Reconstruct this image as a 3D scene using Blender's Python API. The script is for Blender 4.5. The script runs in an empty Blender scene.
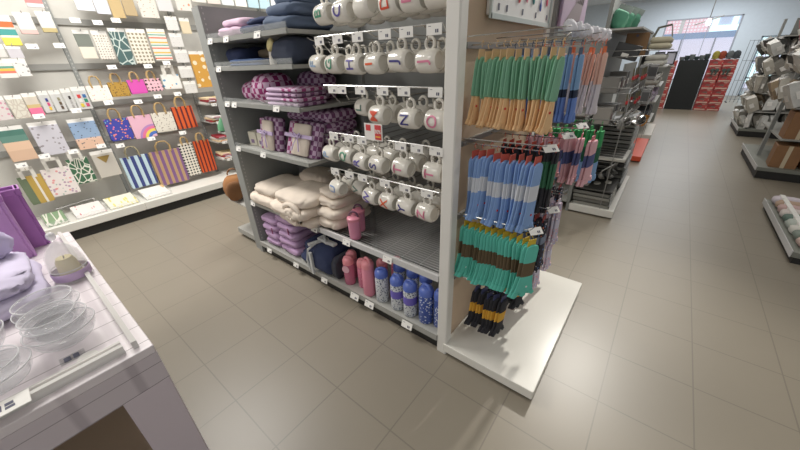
import bpy, bmesh, math, random
from mathutils import Vector, Matrix, noise
random.seed(7)
R = random.random
PI = math.pi
S = bpy.context.scene
COL = S.collection

# ------------------------------------------------------------------ materials
def lin(c):
    def f(v):
        v = v / 255.0
        return v / 12.92 if v <= .04045 else ((v + .055) / 1.055) ** 2.4
    return (f(c[0]), f(c[1]), f(c[2]), 1)
MATS = {}
def mat(name, col=(200, 200, 200), rough=.6, metal=0, trans=0, emit=0, build=None, alpha=None, noise=.0, ior=None):
    if name in MATS: return MATS[name]
    m = bpy.data.materials.new(name); m.use_nodes = True
    nt = m.node_tree; b = nt.nodes['Principled BSDF']
    b.inputs['Base Color'].default_value = lin(col)
    b.inputs['Roughness'].default_value = rough
    b.inputs['Metallic'].default_value = metal
    b.inputs['Transmission Weight'].default_value = trans
    if alpha is not None: b.inputs['Alpha'].default_value = alpha
    if emit:
        b.inputs['Emission Color'].default_value = lin(col)
        b.inputs['Emission Strength'].default_value = emit
    if build:
        out = build(nt)
        nt.links.new(out, b.inputs['Base Color'])
        if emit: nt.links.new(out, b.inputs['Emission Color'])
    elif noise:
        tc = nt.nodes.new('ShaderNodeTexCoord'); n = nt.nodes.new('ShaderNodeTexNoise'); n.inputs['Scale'].default_value = 9
        mx = nt.nodes.new('ShaderNodeMix'); mx.data_type = 'RGBA'
        nt.links.new(tc.outputs['Object'], n.inputs['Vector']); nt.links.new(n.outputs['Fac'], mx.inputs[0])
        mx.inputs[6].default_value = lin(tuple(max(0, v * (1 - noise)) for v in col))
        mx.inputs[7].default_value = lin(tuple(min(255, v * (1 + noise)) for v in col))
        nt.links.new(mx.outputs[2], b.inputs['Base Color'])
    MATS[name] = m
    return m
def N(nt, t, **k):
    n = nt.nodes.new(t)
    for a, v in k.items(): setattr(n, a, v)
    return n
def coord(nt, axis=None, scale=1.0, add=0.0):
    tc = N(nt, 'ShaderNodeTexCoord')
    if axis is None: return tc.outputs['Object']
    sp = N(nt, 'ShaderNodeSeparateXYZ'); nt.links.new(tc.outputs['Object'], sp.inputs[0])
    m = N(nt, 'ShaderNodeMath', operation='MULTIPLY_ADD')
    nt.links.new(sp.outputs['XYZ'.index(axis)], m.inputs[0]); m.inputs[1].default_value = scale; m.inputs[2].default_value = add
    return m.outputs[0]
def ramp(nt, src, stops, const=True):
    r = N(nt, 'ShaderNodeValToRGB'); cr = r.color_ramp
    if const: cr.interpolation = 'CONSTANT'
    while len(cr.elements) > 1: cr.elements.remove(cr.elements[-1])
    cr.elements[0].position = stops[0][0]; cr.elements[0].color = lin(stops[0][1])
    for p, c in stops[1:]:
        e = cr.elements.new(p); e.color = lin(c)
    nt.links.new(src, r.inputs[0]); return r.outputs[0]
def stripes(name, stops, period, axis='Y', off=0.0, rough=.6):
    def b(nt):
        s = coord(nt, axis, 1 / period, off + 50)
        f = N(nt, 'ShaderNodeMath', operation='FRACT'); nt.links.new(s, f.inputs[0])
        return ramp(nt, f.outputs[0], stops)
    return mat(name, build=b, rough=rough)
def bands(name, stops, z0, z1, axis='Z', const=True, rough=.6):
    def b(nt):
        return ramp(nt, coord(nt, axis, 1 / (z1 - z0), -z0 / (z1 - z0)), stops, const)
    return mat(name, build=b, rough=rough)
def spots(name, bg, fg, scale=40, thr=.3, rnd=1.0, flat=True, rough=.6, cols=None, base=None):
    """round spots of fg (or of several colours) on bg"""
    def b(nt):
        v = N(nt, 'ShaderNodeTexVoronoi'); v.inputs['Scale'].default_value = scale; v.inputs['Randomness'].default_value = rnd
        mp = N(nt, 'ShaderNodeMapping'); mp.inputs['Scale'].default_value = (.02 if flat else 1, 1, 1)
        nt.links.new(coord(nt), mp.inputs[0]); nt.links.new(mp.outputs[0], v.inputs['Vector'])
        lt = N(nt, 'ShaderNodeMath', operation='LESS_THAN'); lt.inputs[1].default_value = thr
        nt.links.new(v.outputs['Distance'], lt.inputs[0])
        mx = N(nt, 'ShaderNodeMix', data_type='RGBA'); nt.links.new(lt.outputs[0], mx.inputs[0])
        mx.inputs[6].default_value = lin(bg); mx.inputs[7].default_value = lin(fg)
        if base: nt.links.new(base(nt), mx.inputs[6])
        if cols:
            sp = N(nt, 'ShaderNodeSeparateColor'); nt.links.new(v.outputs['Color'], sp.inputs[0])
            n = len(cols)
            nt.links.new(ramp(nt, sp.outputs[0], [(i / n, c) for i, c in enumerate(cols)]), mx.inputs[7])
        return mx.outputs[2]
    return mat(name, build=b, rough=rough)
def leaves(name, bg, fg, scale=25, thr=.08, flat=True, rough=.6):
    def b(nt):
        v = N(nt, 'ShaderNodeTexVoronoi', feature='DISTANCE_TO_EDGE'); v.inputs['Scale'].default_value = scale
        mp = N(nt, 'ShaderNodeMapping'); mp.inputs['Scale'].default_value = (.02 if flat else 1, 1, .7)
        mp.inputs['Rotation'].default_value = (.6, 0, 0)
        nt.links.new(coord(nt), mp.inputs[0]); nt.links.new(mp.outputs[0], v.inputs['Vector'])
        lt = N(nt, 'ShaderNodeMath', operation='GREATER_THAN'); lt.inputs[1].default_value = thr
        nt.links.new(v.outputs['Distance'], lt.inputs[0])
        mx = N(nt, 'ShaderNodeMix', data_type='RGBA'); nt.links.new(lt.outputs[0], mx.inputs[0])
        mx.inputs[6].default_value = lin(bg); mx.inputs[7].default_value = lin(fg)
        return mx.outputs[2]
    return mat(name, build=b, rough=rough)
def checker(name, a, c, scale=20, rough=.9):
    def b(nt):
        k = N(nt, 'ShaderNodeTexChecker'); k.inputs['Scale'].default_value = scale
        k.inputs[1].default_value = lin(a); k.inputs[2].default_value = lin(c)
        mp = N(nt, 'ShaderNodeMapping'); mp.inputs['Location'].default_value = (.013, .011, .009)
        nt.links.new(coord(nt), mp.inputs[0]); nt.links.new(mp.outputs[0], k.inputs[0])
        return k.outputs[0]
    return mat(name, build=b, rough=rough)
def grid(name, bg, line, size, w, ox=0, oy=0, axes='XY', rough=.4, noise=0):
    def b(nt):
        outs = []
        for ax, o in zip(axes, (ox, oy)):
            s = coord(nt, ax, 1 / size, -o / size + 50.5)
            f = N(nt, 'ShaderNodeMath', operation='FRACT'); nt.links.new(s, f.inputs[0])
            d = N(nt, 'ShaderNodeMath', operation='SUBTRACT'); nt.links.new(f.outputs[0], d.inputs[0]); d.inputs[1].default_value = .5
            a = N(nt, 'ShaderNodeMath', operation='ABSOLUTE'); nt.links.new(d.outputs[0], a.inputs[0])
            l = N(nt, 'ShaderNodeMath', operation='LESS_THAN'); nt.links.new(a.outputs[0], l.inputs[0]); l.inputs[1].default_value = w / size / 2
            outs.append(l.outputs[0])
        mxm = outs[0]
        for o in outs[1:]:
            m = N(nt, 'ShaderNodeMath', operation='MAXIMUM'); nt.links.new(mxm, m.inputs[0]); nt.links.new(o, m.inputs[1]); mxm = m.outputs[0]
        mx = N(nt, 'ShaderNodeMix', data_type='RGBA'); nt.links.new(mxm, mx.inputs[0])
        mx.inputs[6].default_value = lin(bg); mx.inputs[7].default_value = lin(line)
        if noise:
            n = N(nt, 'ShaderNodeTexNoise'); n.inputs['Scale'].default_value = 1.3; n.inputs['Detail'].default_value = 4
            nt.links.new(coord(nt), n.inputs['Vector'])
            m2 = N(nt, 'ShaderNodeMix', data_type='RGBA'); nt.links.new(n.outputs['Fac'], m2.inputs[0])
            m2.inputs[6].default_value = lin(tuple(v * (1 - noise) for v in bg)); m2.inputs[7].default_value = lin(tuple(v * (1 + noise) for v in bg))
            nt.links.new(m2.outputs[2], mx.inputs[6])
        return mx.outputs[2]
    return mat(name, build=b, rough=rough)

# ------------------------------------------------------------------ mesh building
class M:
    def __init__(s): s.v = []; s.f = []; s.mi = []; s.m = 0
    def add(s, vs, fs):
        o = len(s.v); s.v += [tuple(v) for v in vs]
        for f in fs: s.f.append([o + i for i in f]); s.mi.append(s.m)
        return s
    def box(s, x0, x1, y0, y1, z0, z1, rot=None, piv=None):
        vs = [Vector((x, y, z)) for x in (x0, x1) for y in (y0, y1) for z in (z0, z1)]
        if rot is not None:
            p = Vector(piv) if piv else Vector(((x0 + x1) / 2, (y0 + y1) / 2, (z0 + z1) / 2))
            vs = [rot @ (v - p) + p for v in vs]
        return s.add(vs, [(0, 1, 3, 2), (4, 6, 7, 5), (0, 4, 5, 1), (2, 3, 7, 6), (0, 2, 6, 4), (1, 5, 7, 3)])
    def bev(s, x0, x1, y0, y1, z0, z1, r=.01):
        """box with chamfered vertical and horizontal edges"""
        def ring(z, d):
            return [(x0 + r + d, y0 + d, z), (x1 - r - d, y0 + d, z), (x1 - d, y0 + r + d, z), (x1 - d, y1 - r - d, z), (x1 - r - d, y1 - d, z), (x0 + r + d, y1 - d, z), (x0 + d, y1 - r - d, z), (x0 + d, y0 + r + d, z)]
        return s.loft([ring(z0, r * .5), ring(z0 + r * .5, 0), ring(z1 - r * .5, 0), ring(z1, r * .5)])
    def loft(s, rings, cap=True, closed=False):
        n = len(rings[0]); o = len(s.v); s.v += [tuple(v) for r in rings for v in r]
        k = len(rings)
        for i in range(k if closed else k - 1):
            a, b = i * n, ((i + 1) % k) * n
            for j in range(n):
                s.f.append([o + a + j, o + a + (j + 1) % n, o + b + (j + 1) % n, o + b + j]); s.mi.append(s.m)
        if cap and not closed:
            s.f.append([o + j for j in reversed(range(n))]); s.mi.append(s.m)
            s.f.append([o + (k - 1) * n + j for j in range(n)]); s.mi.append(s.m)
        return s
    def tube(s, pts, r, n=6, closed=False):
        pts = [Vector(p) for p in pts]; rings = []
        k = len(pts)
        for i, p in enumerate(pts):
            a = pts[(i - 1) % k] if (closed or i > 0) else p
            b = pts[(i + 1) % k] if (closed or i < k - 1) else p
            t = (b - a).normalized()
            up = Vector((0, 0, 1)) if abs(t.z) < .9 else Vector((1, 0, 0))
            if closed: up = s_norm(pts)
            u = t.cross(up).normalized(); w = u.cross(t).normalized()
            rr = r[i] if isinstance(r, (list, tuple)) else r
            rings.append([p + (u * math.cos(q) + w * math.sin(q)) * rr for q in [2 * PI * j / n for j in range(n)]])
        return s.loft(rings, closed=closed)
    def lathe(s, prof, c=(0, 0, 0), axis='Z', n=20, cap=False):
        rings = []
        for r, h in prof:
            ring = []
            for j in range(n):
                a = 2 * PI * j / n; p, q = r * math.cos(a), r * math.sin(a)
                v = {'Z': (p, q, h), 'X': (h, p, q), 'Y': (q, h, p)}[axis]
                ring.append((c[0] + v[0], c[1] + v[1], c[2] + v[2]))
            rings.append(ring)
        return s.loft(rings, cap=cap)
    def soft(s, c, d, p=.45, nu=14, nv=8, wob=0.0, rot=None, seed=0):
        """superellipsoid: pillows, folded cloth, soft things"""
        rg = random.Random(seed); ph = [rg.random() * 6 for _ in range(4)]
        def e(v, k): return math.copysign(abs(v) ** k, v)
        rings = []
        for i in range(nv + 1):
            f = -PI / 2 + PI * (i + .02) / (nv + .04); ring = []
            for j in range(nu):
                t = 2 * PI * j / nu
                x = e(math.cos(f), p) * e(math.cos(t), p); y = e(math.cos(f), p) * e(math.sin(t), p); z = e(math.sin(f), .8)
                w = 1 + wob * (math.sin(3 * t + ph[0]) * .5 + math.sin(5 * t + 3 * f + ph[1]) * .5)
                v = Vector((x * d[0] / 2 * w, y * d[1] / 2 * w, z * d[2] / 2 * (1 + wob * math.sin(4 * x + ph[2]) + wob * math.sin(5 * y + ph[3]))))
                if rot is not None: v = rot @ v
                ring.append((v.x + c[0], v.y + c[1], v.z + c[2]))
            rings.append(ring)
        return s.loft(rings)
    def rumple(s, c, d, p=.5, nu=36, nv=18, amp=.02, freq=7, rot=None, seed=0):
        k = len(s.v); s.soft((0, 0, 0), d, p=p, nu=nu, nv=nv, rot=rot, seed=seed)
        for i in range(k, len(s.v)):
            v = Vector(s.v[i]); q = Vector((v.x * freq + seed * 3.1, v.y * freq, v.z * freq * 1.3))
            n1 = noise.noise(q); n2 = .35 - 1.6 * max(0, 1 - abs(noise.noise(Vector((q.x * 1.9, q.y * .7, q.z * 1.5)) + Vector((9, 4, 2)))) * 5)
            v += v.normalized() * (n1 * amp + n2 * amp * .8)
            s.v[i] = (v.x + c[0], v.y + c[1], v.z + c[2])
        return s
    def slab(s, c, d, r=.45, n=3, wob=.01, rot=None, seed=0):
        """folded cloth: rounded-edge layer"""
        return s.soft(c, d, p=.28, nu=20, nv=6, wob=wob, rot=rot, seed=seed)
def s_norm(pts):
    a = pts[1] - pts[0]; b = pts[len(pts) // 3] - pts[0]
    return a.cross(b).normalized()
def mesh(m, mats, smooth=None, name='m'):
    me = bpy.data.meshes.new(name); me.from_pydata(m.v, [], m.f); me.update()
    if not isinstance(mats, (list, tuple)): mats = [mats]
    for k in mats: me.materials.append(k)
    me.polygons.foreach_set('material_index', m.mi)
    if smooth is not None:
        me.polygons.foreach_set('use_smooth', [True] * len(me.polygons))
        me.set_sharp_from_angle(angle=math.radians(smooth))
    bm = bmesh.new(); bm.from_mesh(me); bmesh.ops.recalc_face_normals(bm, faces=bm.faces); bm.to_mesh(me); bm.free()
    return me
def obj(name, m, mats, parent=None, smooth=None, loc=None, kind=None, label=None):
    me = m if isinstance(m, bpy.types.Mesh) else mesh(m, mats, smooth, name)
    o = bpy.data.objects.new(name, me); COL.objects.link(o)
    if parent: o.parent = parent
    if loc: o.location = loc
    if kind: o['kind'] = kind
    if label: o['label'] = label
    return o
def tag(o, label, cat, group=None):
    o['label'] = label; o['category'] = cat
    if group: o['group'] = group
    return o
def thing(name, label, cat, loc=(0, 0, 0), group=None, rotz=0):
    o = bpy.data.objects.new(name, None); COL.objects.link(o); o.location = loc; o.rotation_euler = (0, 0, rotz)
    o.empty_display_size = .05
    return tag(o, label, cat, group)
def dup(root, loc=None, rot=None, label=None, group=None, scale=None):
    r = root.copy(); COL.objects.link(r)
    if loc is not None: r.location = loc
    if rot is not None: r.rotation_euler = rot
    if scale is not None: r.scale = scale
    if label: r['label'] = label
    if group: r['group'] = group
    for ch in list(root.children):
        c = ch.copy(); COL.objects.link(c); c.parent = r
        for g in list(ch.children):
            d = g.copy(); COL.objects.link(d); d.parent = c
    return r
def struct(name, m, mats, smooth=None):
    o = obj(name, m, mats, smooth=smooth); o['kind'] = 'structure'; return o
_tm = {}
def text_mesh(txt, size=1.0, ext=.0):
    cu = bpy.data.curves.new('t', 'FONT'); cu.body = txt; cu.size = size; cu.extrude = ext
    cu.align_x = 'CENTER'; cu.align_y = 'CENTER'; cu.resolution_u = 4; cu.offset = .008 * size
    o = bpy.data.objects.new('t', cu); COL.objects.link(o)
    dg = bpy.context.evaluated_depsgraph_get()
    me = bpy.data.meshes.new_from_object(o.evaluated_get(dg))
    bpy.data.objects.remove(o)
    return me

# shared materials
WHITE = mat('white_lacquer', (226, 224, 218), .4)
GREY = mat('shelf_grey_metal', (140, 143, 141), .45, noise=.03)
GREYD = mat('grey_back_panel', (122, 124, 121), .55, noise=.04)
GREYL = mat('light_grey_shelf', (160, 160, 155), .45)
BLACK = mat('black_plinth', (26, 26, 26), .6)
CHROME = mat('chrome_wire', (190, 190, 188), .25, metal=1)
STEEL = mat('dull_steel', (150, 150, 148), .4, metal=.8)
PAPERW = mat('white_paper', (235, 233, 228), .6)
INK = mat('dark_ink', (84, 86, 104), .7)
BEIGE = mat('beige_panel', (190, 166, 140), .6, noise=.04)
ACRYL = mat('clear_acrylic', (225, 230, 230), .1, alpha=.14)
GLR = mat('glass_rim_highlight', (240, 240, 244), .08, alpha=.6)  # whitened glass for rims and for the painted highlight rings
GLASS = mat('clear_glass', (236, 236, 240), .04, alpha=.2)

# ------------------------------------------------------------------ setting
FL = grid('floor_tiles', (133, 125, 111), (115, 108, 96), .395, .0065, .114, 1.48, rough=.38, noise=.05)
struct('floor', M().box(-9, 9, -5, 24, -.1, 0), FL)
WALLM = mat('back_wall_paint', (206, 216, 224), .8, noise=.02)
LW = mat('left_wall_paint', (205, 203, 196), .8, noise=.02)
struct('wall_left', M().box(-5.6, -5.5, -5, 19, 0, 3.6), LW)
w = M()                                                        # back wall with the shop window opening and a glazed door
for x0, x1, z0, z1 in ((-5.6, -.95, 0, 3.6), (-.95, 1.35, 2.8, 3.6), (-.95, 1.35, 0, .55), (1.35, 2.05, 0, 3.6), (2.05, 3.3, 2.05, 3.6), (3.3, 9, 0, 3.6)):
    w.box(x0, x1, 19, 19.15, z0, z1)
struct('wall_back', w, WALLM)
struct('ceiling', M().box(-5.6, 9, -5, 19.2, 3.6, 3.7), mat('ceiling_white', (225, 228, 230), .9))
wf = M()
for x in (-.95, 1.3): wf.box(x, x + .05, 19.0, 19.1, .55, 2.8)
for x in (-.22, .42): wf.box(x, x + .02, 19.02, 19.05, .6, 2.76)
wf.box(-.95, 1.35, 19.0, 19.1, .55, .6); wf.box(-.95, 1.35, 19, 19.1, 2.76, 2.8)
WIN = struct('window_1', wf, mat('window_frame_grey', (150, 155, 165), .4))
obj('window_glass', M().box(-.9, 1.3, 19.05, 19.06, .6, 2.76), mat('window_glass_pane', (240, 245, 250), .05, alpha=.12), WIN)
dr = M()
for x in (2.05, 2.62, 3.25): dr.box(x, x + .05, 19.0, 19.1, 0, 2.05)
for z in (0, .62, 1.2, 2.0): dr.box(2.05, 3.3, 19.0, 19.1, z, z + .05)
DR = struct('door_1', dr, mat('door_frame_grey', (120, 135, 145), .4))
obj('door_glass', M().box(2.08, 3.27, 19.05, 19.06, .05, 2.0), mat('window_glass_pane'), DR)
# the mall beyond the window
mf = thing('mall_shopfront', 'bright pink and lavender shopfront seen through the far window', 'shopfront', (0, 23, 0))
def emgrid(name, bg, ln, size, e):
    m = grid(name, bg, ln, size, .05, axes='XZ', rough=.6)
    nt = m.node_tree; b = nt.nodes['Principled BSDF']; src = b.inputs['Base Color'].links[0].from_socket
    nt.links.new(src, b.inputs['Emission Color']); b.inputs['Emission Strength'].default_value = e
    return m
obj('lower_facade', M().box(-5, 4, 0, .1, -.2, 2.2), mat('lavender_facade', (208, 204, 226), .6, emit=.75), mf)
obj('blue_awning_band', M().box(-5, 1.6, -.12, 0, 2.16, 2.42), mat('blue_band', (92, 128, 176), .5, emit=.5), mf)
obj('lattice_panel', M().box(-1.85, -.55, -.06, 0, 2.42, 3.35), emgrid('pink_lattice', (238, 224, 232), (230, 176, 190), .13, .75), mf)
obj('lattice_panel', M().box(-.4, .55, -.06, 0, 2.42, 3.35), emgrid('pink_lattice', (0, 0, 0), (0, 0, 0), 1, 1) if False else MATS['pink_lattice'], mf)
obj('sign_board', M().box(.6, 2.3, -.06, 0, 2.42, 3.35), mat('sign_blue_grey', (176, 192, 222), .6, emit=.7), mf)
sg = M(); sg.box(.6, 1.7, -.1, -.06, 2.42, 2.66); sg.box(.62, .84, -.1, -.06, 2.66, 3.2); sg.box(.84, 1.05, -.1, -.06, 3.06, 3.2); sg.box(1.3, 1.5, -.1, -.06, 2.66, 3.3)
obj('sign_letters', sg, mat('cyan_white_glow', (214, 250, 255), .6, emit=1.3), mf)
for k, x in enumerate((-1.9, -.35, .9)): obj('mullion', M().box(x, x + .06, -.05, 0, .0, 2.16), mat('mullion_grey', (150, 150, 170), .5), mf)
for k, x in enumerate((2.15, 2.75)):
    for z in (.3, 1.35): obj('lit_pane', M().box(x, x + .5, -.9, -.85, z + .0, z + .75), MATS['cyan_white_glow'], mf)
struct('mall_floor_1', M().box(-9, 9, 24, 27, -.1, -.0), mat('mall_floor', (180, 180, 185), .4))

# ------------------------------------------------------------------ price tickets
tk_m = M(); tk_m.box(-.036, .036, -.002, 0, -.020, .020)
tk_m.m = 1; tk_m.box(.006, .012, -.003, -.002, -.012, .0); tk_m.box(.015, .021, -.003, -.002, -.012, .0); tk_m.box(-.026, -.014, -.003, -.002, .010, .012)
TK = mesh(tk_m, [PAPERW, INK])
def ticket(x, y, z, where, rot=(0, 0, 0), s=1.0):
    o = obj('price_ticket', TK, None, loc=(x, y, z)); o.rotation_euler = rot; o.scale = (s, s, s)
    tag(o, 'small white price ticket ' + where, 'price ticket', 'price tickets ' + where); return o

# ------------------------------------------------------------------ central shelving, left bay (towels)
FY, BY = 1.26, 1.83          # front and back of the shelves
XL, XM, XR = -2.80, -1.79, -.76
RX = -1.54
u1 = thing('shelving_unit', 'grey metal shelving bay stacked with towels, robes and blankets', 'shelving', (0, 0, 0))
sp_ = M(); sp_.box(XL - .02, XL, FY + .045, BY, 0, 2.05)
obj('side_panel', sp_, GREY, u1)
ps = M(); ps.box(XL - .05, XL + .003, FY - .004, FY + .05, 0, 2.05); ps.m = 1
for k in range(58): ps.box(XL + .003, XL + .0035, FY + .018, FY + .024, .15 + k * .033, .162 + k * .033)
obj('slotted_upright', ps, [GREY, mat('slot_dark', (186, 186, 182), .5)], u1)
obj('back_panel', M().box(XL, XM, BY, BY + .02, .1, 2.05), GREYD, u1)
bs = M(); bs.box(XL, XM, FY, BY, .1, .12); bs.box(XL, XM, FY - .01, FY + .01, .085, .13)
obj('base_shelf', bs, GREYL, u1)
obj('kick_board', M().box(XL - .02, XM, FY + .02, FY + .04, 0, .1), BLACK, u1)
def steel_shelf(x0, x1, z, parent, lip=True):
    s = M(); s.box(x0, x1, FY + .01, BY, z - .022, z)
    o = obj('shelf', s, GREYL, parent)
    obj('label_rail', M().box(x0, x1, FY - .004, FY + .01, z - .024, z + .004), mat('rail_grey', (142, 144, 140), .4), o)
    obj('front_stop', M().box(x0, x1, FY, FY + .003, z + .006, z + .035), ACRYL, o)
SH = [1.838, 1.655, 1.408, 1.055, .555]
for z in SH: steel_shelf(XL + .003, XM - .01, z, u1)
for (z, xs, w_) in ((1.838, (-2.74, -2.5, -2.1), 'on the top towel shelf rail'), (1.655, (-2.72,), 'on the second towel shelf rail'), (1.408, (-2.73, -2.62, -2.05), 'on the third towel shelf rail'),
                   (1.055, (-2.74, -2.36), 'on the gift set shelf rail'), (.555, (-2.74, -1.86), 'on the blanket shelf rail'), (.105, (-2.62, -2.2, -1.82), 'on the base rail below the robes')):
    for x in xs: ticket(x, FY - (.006 if z > .2 else .022), z - .012, w_, (-.3, 0, 0))

# right bay (mugs and bottles)
u2 = thing('shelving_unit', 'grey metal shelving bay hung with letter mugs above drinking bottles', 'shelving', (0, 0, 0))
obj('back_panel', M().box(XM, XR, BY, BY + .02, .1, 2.05), mat('grey_back_panel_light', (120, 122, 120), .5, noise=.04), u2)
bs = M(); bs.box(XM, XR, FY, BY, .1, .12); bs.box(XM, XR, FY - .01, FY + .01, .085, .13)
obj('base_shelf', bs, GREYL, u2)
obj('kick_board', M().box(XM, XR, FY + .02, FY + .04, 0, .1), BLACK, u2)
upr = M(); upr.box(XM - .02, XM + .02, BY - .03, BY, .1, 2.05)
obj('upright', upr, GREY, u2)
ws = M()
for k in range(24):
    y = FY + .012 + k * .0235; ws.tube([(XM + .01, y, .56), (XR - .005, y, .56)], .0022, 4)
for k in range(8):
    x = XM + .02 + k * .14; ws.tube([(x, FY, .556), (x, BY, .556)], .003, 4)
wsh = obj('wire_shelf', ws, STEEL, u2)
obj('label_rail', M().box(XM, XR - .002, FY - .006, FY + .01, .535, .575), mat('rail_pale'), wsh)
ROWZ = [1.885, 1.648, 1.395, 1.140, .910]
def letter_rail(z, zr):
    f = M(); f.tube([(RX, FY, zr), (XR - .012, FY, zr)], .0035, 5)
    f.tube([(RX, FY, zr), (RX + .01, FY + .1, zr - .1), (RX + .01, BY, zr - .14)], .003, 5)
    f.tube([(XR - .012, FY, zr), (XR - .012, FY + .1, zr - .1), (XR - .012, BY, zr - .14)], .003, 5)
    obj('hook_rail', f, CHROME, u2)
rails = [2.02, 1.778, 1.545, 1.29, 1.07]
for z, zr in zip(ROWZ, rails): letter_rail(z, zr)
for zr, xs in zip(rails[1:], ((-1.52, -1.38, -1.24, -1.07, -.95, -.81), (-1.46, -1.39, -1.25, -1.10, -.97, -.80), (-1.50, -1.37, -1.27, -1.0, -.90, -.79), (-1.53, -1.4, -1.29, -1.12, -.98, -.84))):
    for x in xs: ticket(x, FY - .006, zr - .018, 'on the mug hook rail at %d centimetres' % round(zr * 100))
for o in list(COL.objects):
    if o.get('label', '').startswith('small white price ticket on the mug hook rail'):
        n = {178: 'top', 154: 'second', 155: 'second', 129: 'third', 107: 'lowest'}[int(o['label'].split()[-2])]
        o['label'] = 'small white price ticket clipped to the %s mug rail' % n; o['group'] = 'price tickets on the %s mug rail' % n
for x in (-1.32, -.98): ticket(x, FY - .024, .10, 'on the base rail below the blue bottles', (-.4, 0, 0), 1.15)
for x in (-1.47,): ticket(x, FY - .024, .10, 'on the base rail below the pink bottles', (-.4, 0, 0), 1.15)
for x in (-1.5, -1.13): ticket(x, FY - .012, .55, 'on the front of the empty wire shelf', (-.3, 0, 0))

# mugs
MUGW = mat('mug_glaze', (226, 222, 212), .12)
def mug_body():
    r = .049; h = .052
    m = M()
    m.lathe([(.001, h - .011), (r * .66, h - .011), (r * .70, h), (r * .78, h), (r * .96, h - .010), (r * 1.0, h * .55), (r * 1.02, 0), (r * 1.0, -h * .6), (r * .96, -h), (r * .9, -h), (r * .93, -h * .5), (r * .93, h * .6), (.001, h * .75)], axis='X', n=24)
    return mesh(m, MUGW, 40, 'mug_body')
def mug_handle():
    pts = [(math.cos(a) * .0245, 0, .068 + math.sin(a) * .0245) for a in [2 * PI * k / 20 for k in range(20)]]
    m = M(); m.tube(pts, .0072, 8, closed=True); return mesh(m, MUGW, 60, 'mug_handle')
MB_, MH_ = mug_body(), mug_handle()
LC = dict(green=(60, 140, 110), purple=(88, 76, 160), red=(214, 70, 40), pink=(212, 120, 150), navy=(48, 44, 120), orange=(222, 84, 38), lightblue=(140, 170, 205), teal=(80, 120, 110), blue=(120, 150, 200))
_letters = {}
def letter_mesh(ch, cname):
    me = text_mesh(ch, .080, .0012)
    bm = bmesh.new(); bm.from_mesh(me)
    bmesh.ops.triangulate(bm, faces=bm.faces)
    for _ in range(2): bmesh.ops.subdivide_edges(bm, edges=[e for e in bm.edges if e.calc_length() > .008], cuts=1)
    rr = .0508
    for v in bm.verts:
        u, t, e = v.co.x, v.co.y, v.co.z
        a = u / rr; R_ = rr + .0006 + (e if e > 0 else 0)
        v.co = Vector((-t - .004, -R_ * math.cos(a), R_ * math.sin(a)))
    bm.to_mesh(me); bm.free()
    me.materials.clear(); me.materials.append(mat('letter_' + cname, LC[cname], .4)); return me
CW = dict(green='green', purple='purple', red='red', pink='pink', navy='navy', orange='orange', lightblue='pale blue', teal='dark green', blue='light blue')
rown = ['top', 'second', 'third', 'fourth', 'bottom']
def mug(x, y, z, ch=None, c=None, row=0, tilt=0, lab=None):
    if ch:
        t = thing('letter_mug', lab or 'white mug with %s letter %s hanging in the %s mug row' % (CW[c], ch, rown[row]), 'mug', (x, y, z), 'white letter mugs hanging on hooks')
        obj('letter', letter_mesh(ch, c), None, t)
    else:
        t = thing('letter_mug', 'white mug hanging behind the lettered front mugs of the %s row' % rown[row], 'mug', (x, y, z), 'white mugs behind the front ones, %s row' % rown[row])
    obj('body', MB_, None, t); obj('handle', MH_, None, t)
    t.rotation_euler = (0, tilt, (R() - .5) * .16 - .12)
    return t
def peg(x, z):
    zz = z + .078
    m = M(); m.tube([(x, BY, zz), (x, FY + .05, zz), (x, FY + .035, zz + .02)], .003, 5); m.tube([(x, BY, zz + .03), (x, FY + .06, zz + .035), (x, FY, zz + .055)], .0022, 5)
    obj('peg_hook', m, CHROME, u2)
rows = [
 [('B', 'green', -1.53), ('C', 'purple', -1.385), (None, None, -1.235), ('D', 'red', -1.075), ('E', 'pink', -.955), (None, None, -.83)],
 [('F', 'lightblue', -1.625), ('G', 'green', -1.49), ('H', 'purple', -1.33), ('I', 'orange', -1.19), ('J', 'navy', -1.035), ('J', 'pink', -.875)],
 [('L', 'teal', -1.40), ('M', 'red', -1.185), ('N', 'navy', -.985), ('O', 'pink', -.825)],
 [('P', 'lightblue', -1.62), ('Q', 'green', -1.465), ('R', 'purple', -1.345), ('S', 'navy', -1.215), ('T', 'pink', -1.04), ('T', 'pink', -.838)],
 [('U', 'blue', -1.60), ('V', 'teal', -1.50), ('W', 'purple', -1.29), ('X', 'orange', -1.155), ('Y', 'navy', -1.02), ('Z', 'pink', -.885)]]
for r_, row in enumerate(rows):
    z = ROWZ[r_]
    for i, (ch, c, x) in enumerate(row):
        dz = (R() - .5) * .01; y = 1.33
        if ch in ('L', 'V'): y = 1.44; dz = .02 if ch == 'L' else -.02
        if ch in ('R', 'S'): dz -= .018
        lab = None
        if ch == 'J': lab = 'white mug with %s letter J in the second row%s' % (CW[c], '' if c == 'navy' else ', by the white post')
        if ch == 'T': lab = 'white mug with pink letter T ' + ('right of the S mug' if x < -1 else 'cut off by the white post')
        peg(x, z)
        mug(x, y, z + dz, ch, c, r_, (R() - .5) * .1, lab)
        for k in range(1, 3):
            if r_ == 4 and i == 0 and k > 1: continue
            mug(x + (R() - .5) * .02, y + .112 * k, z + (R() - .5) * .008, None, None, r_, (R() - .5) * .1)

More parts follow.
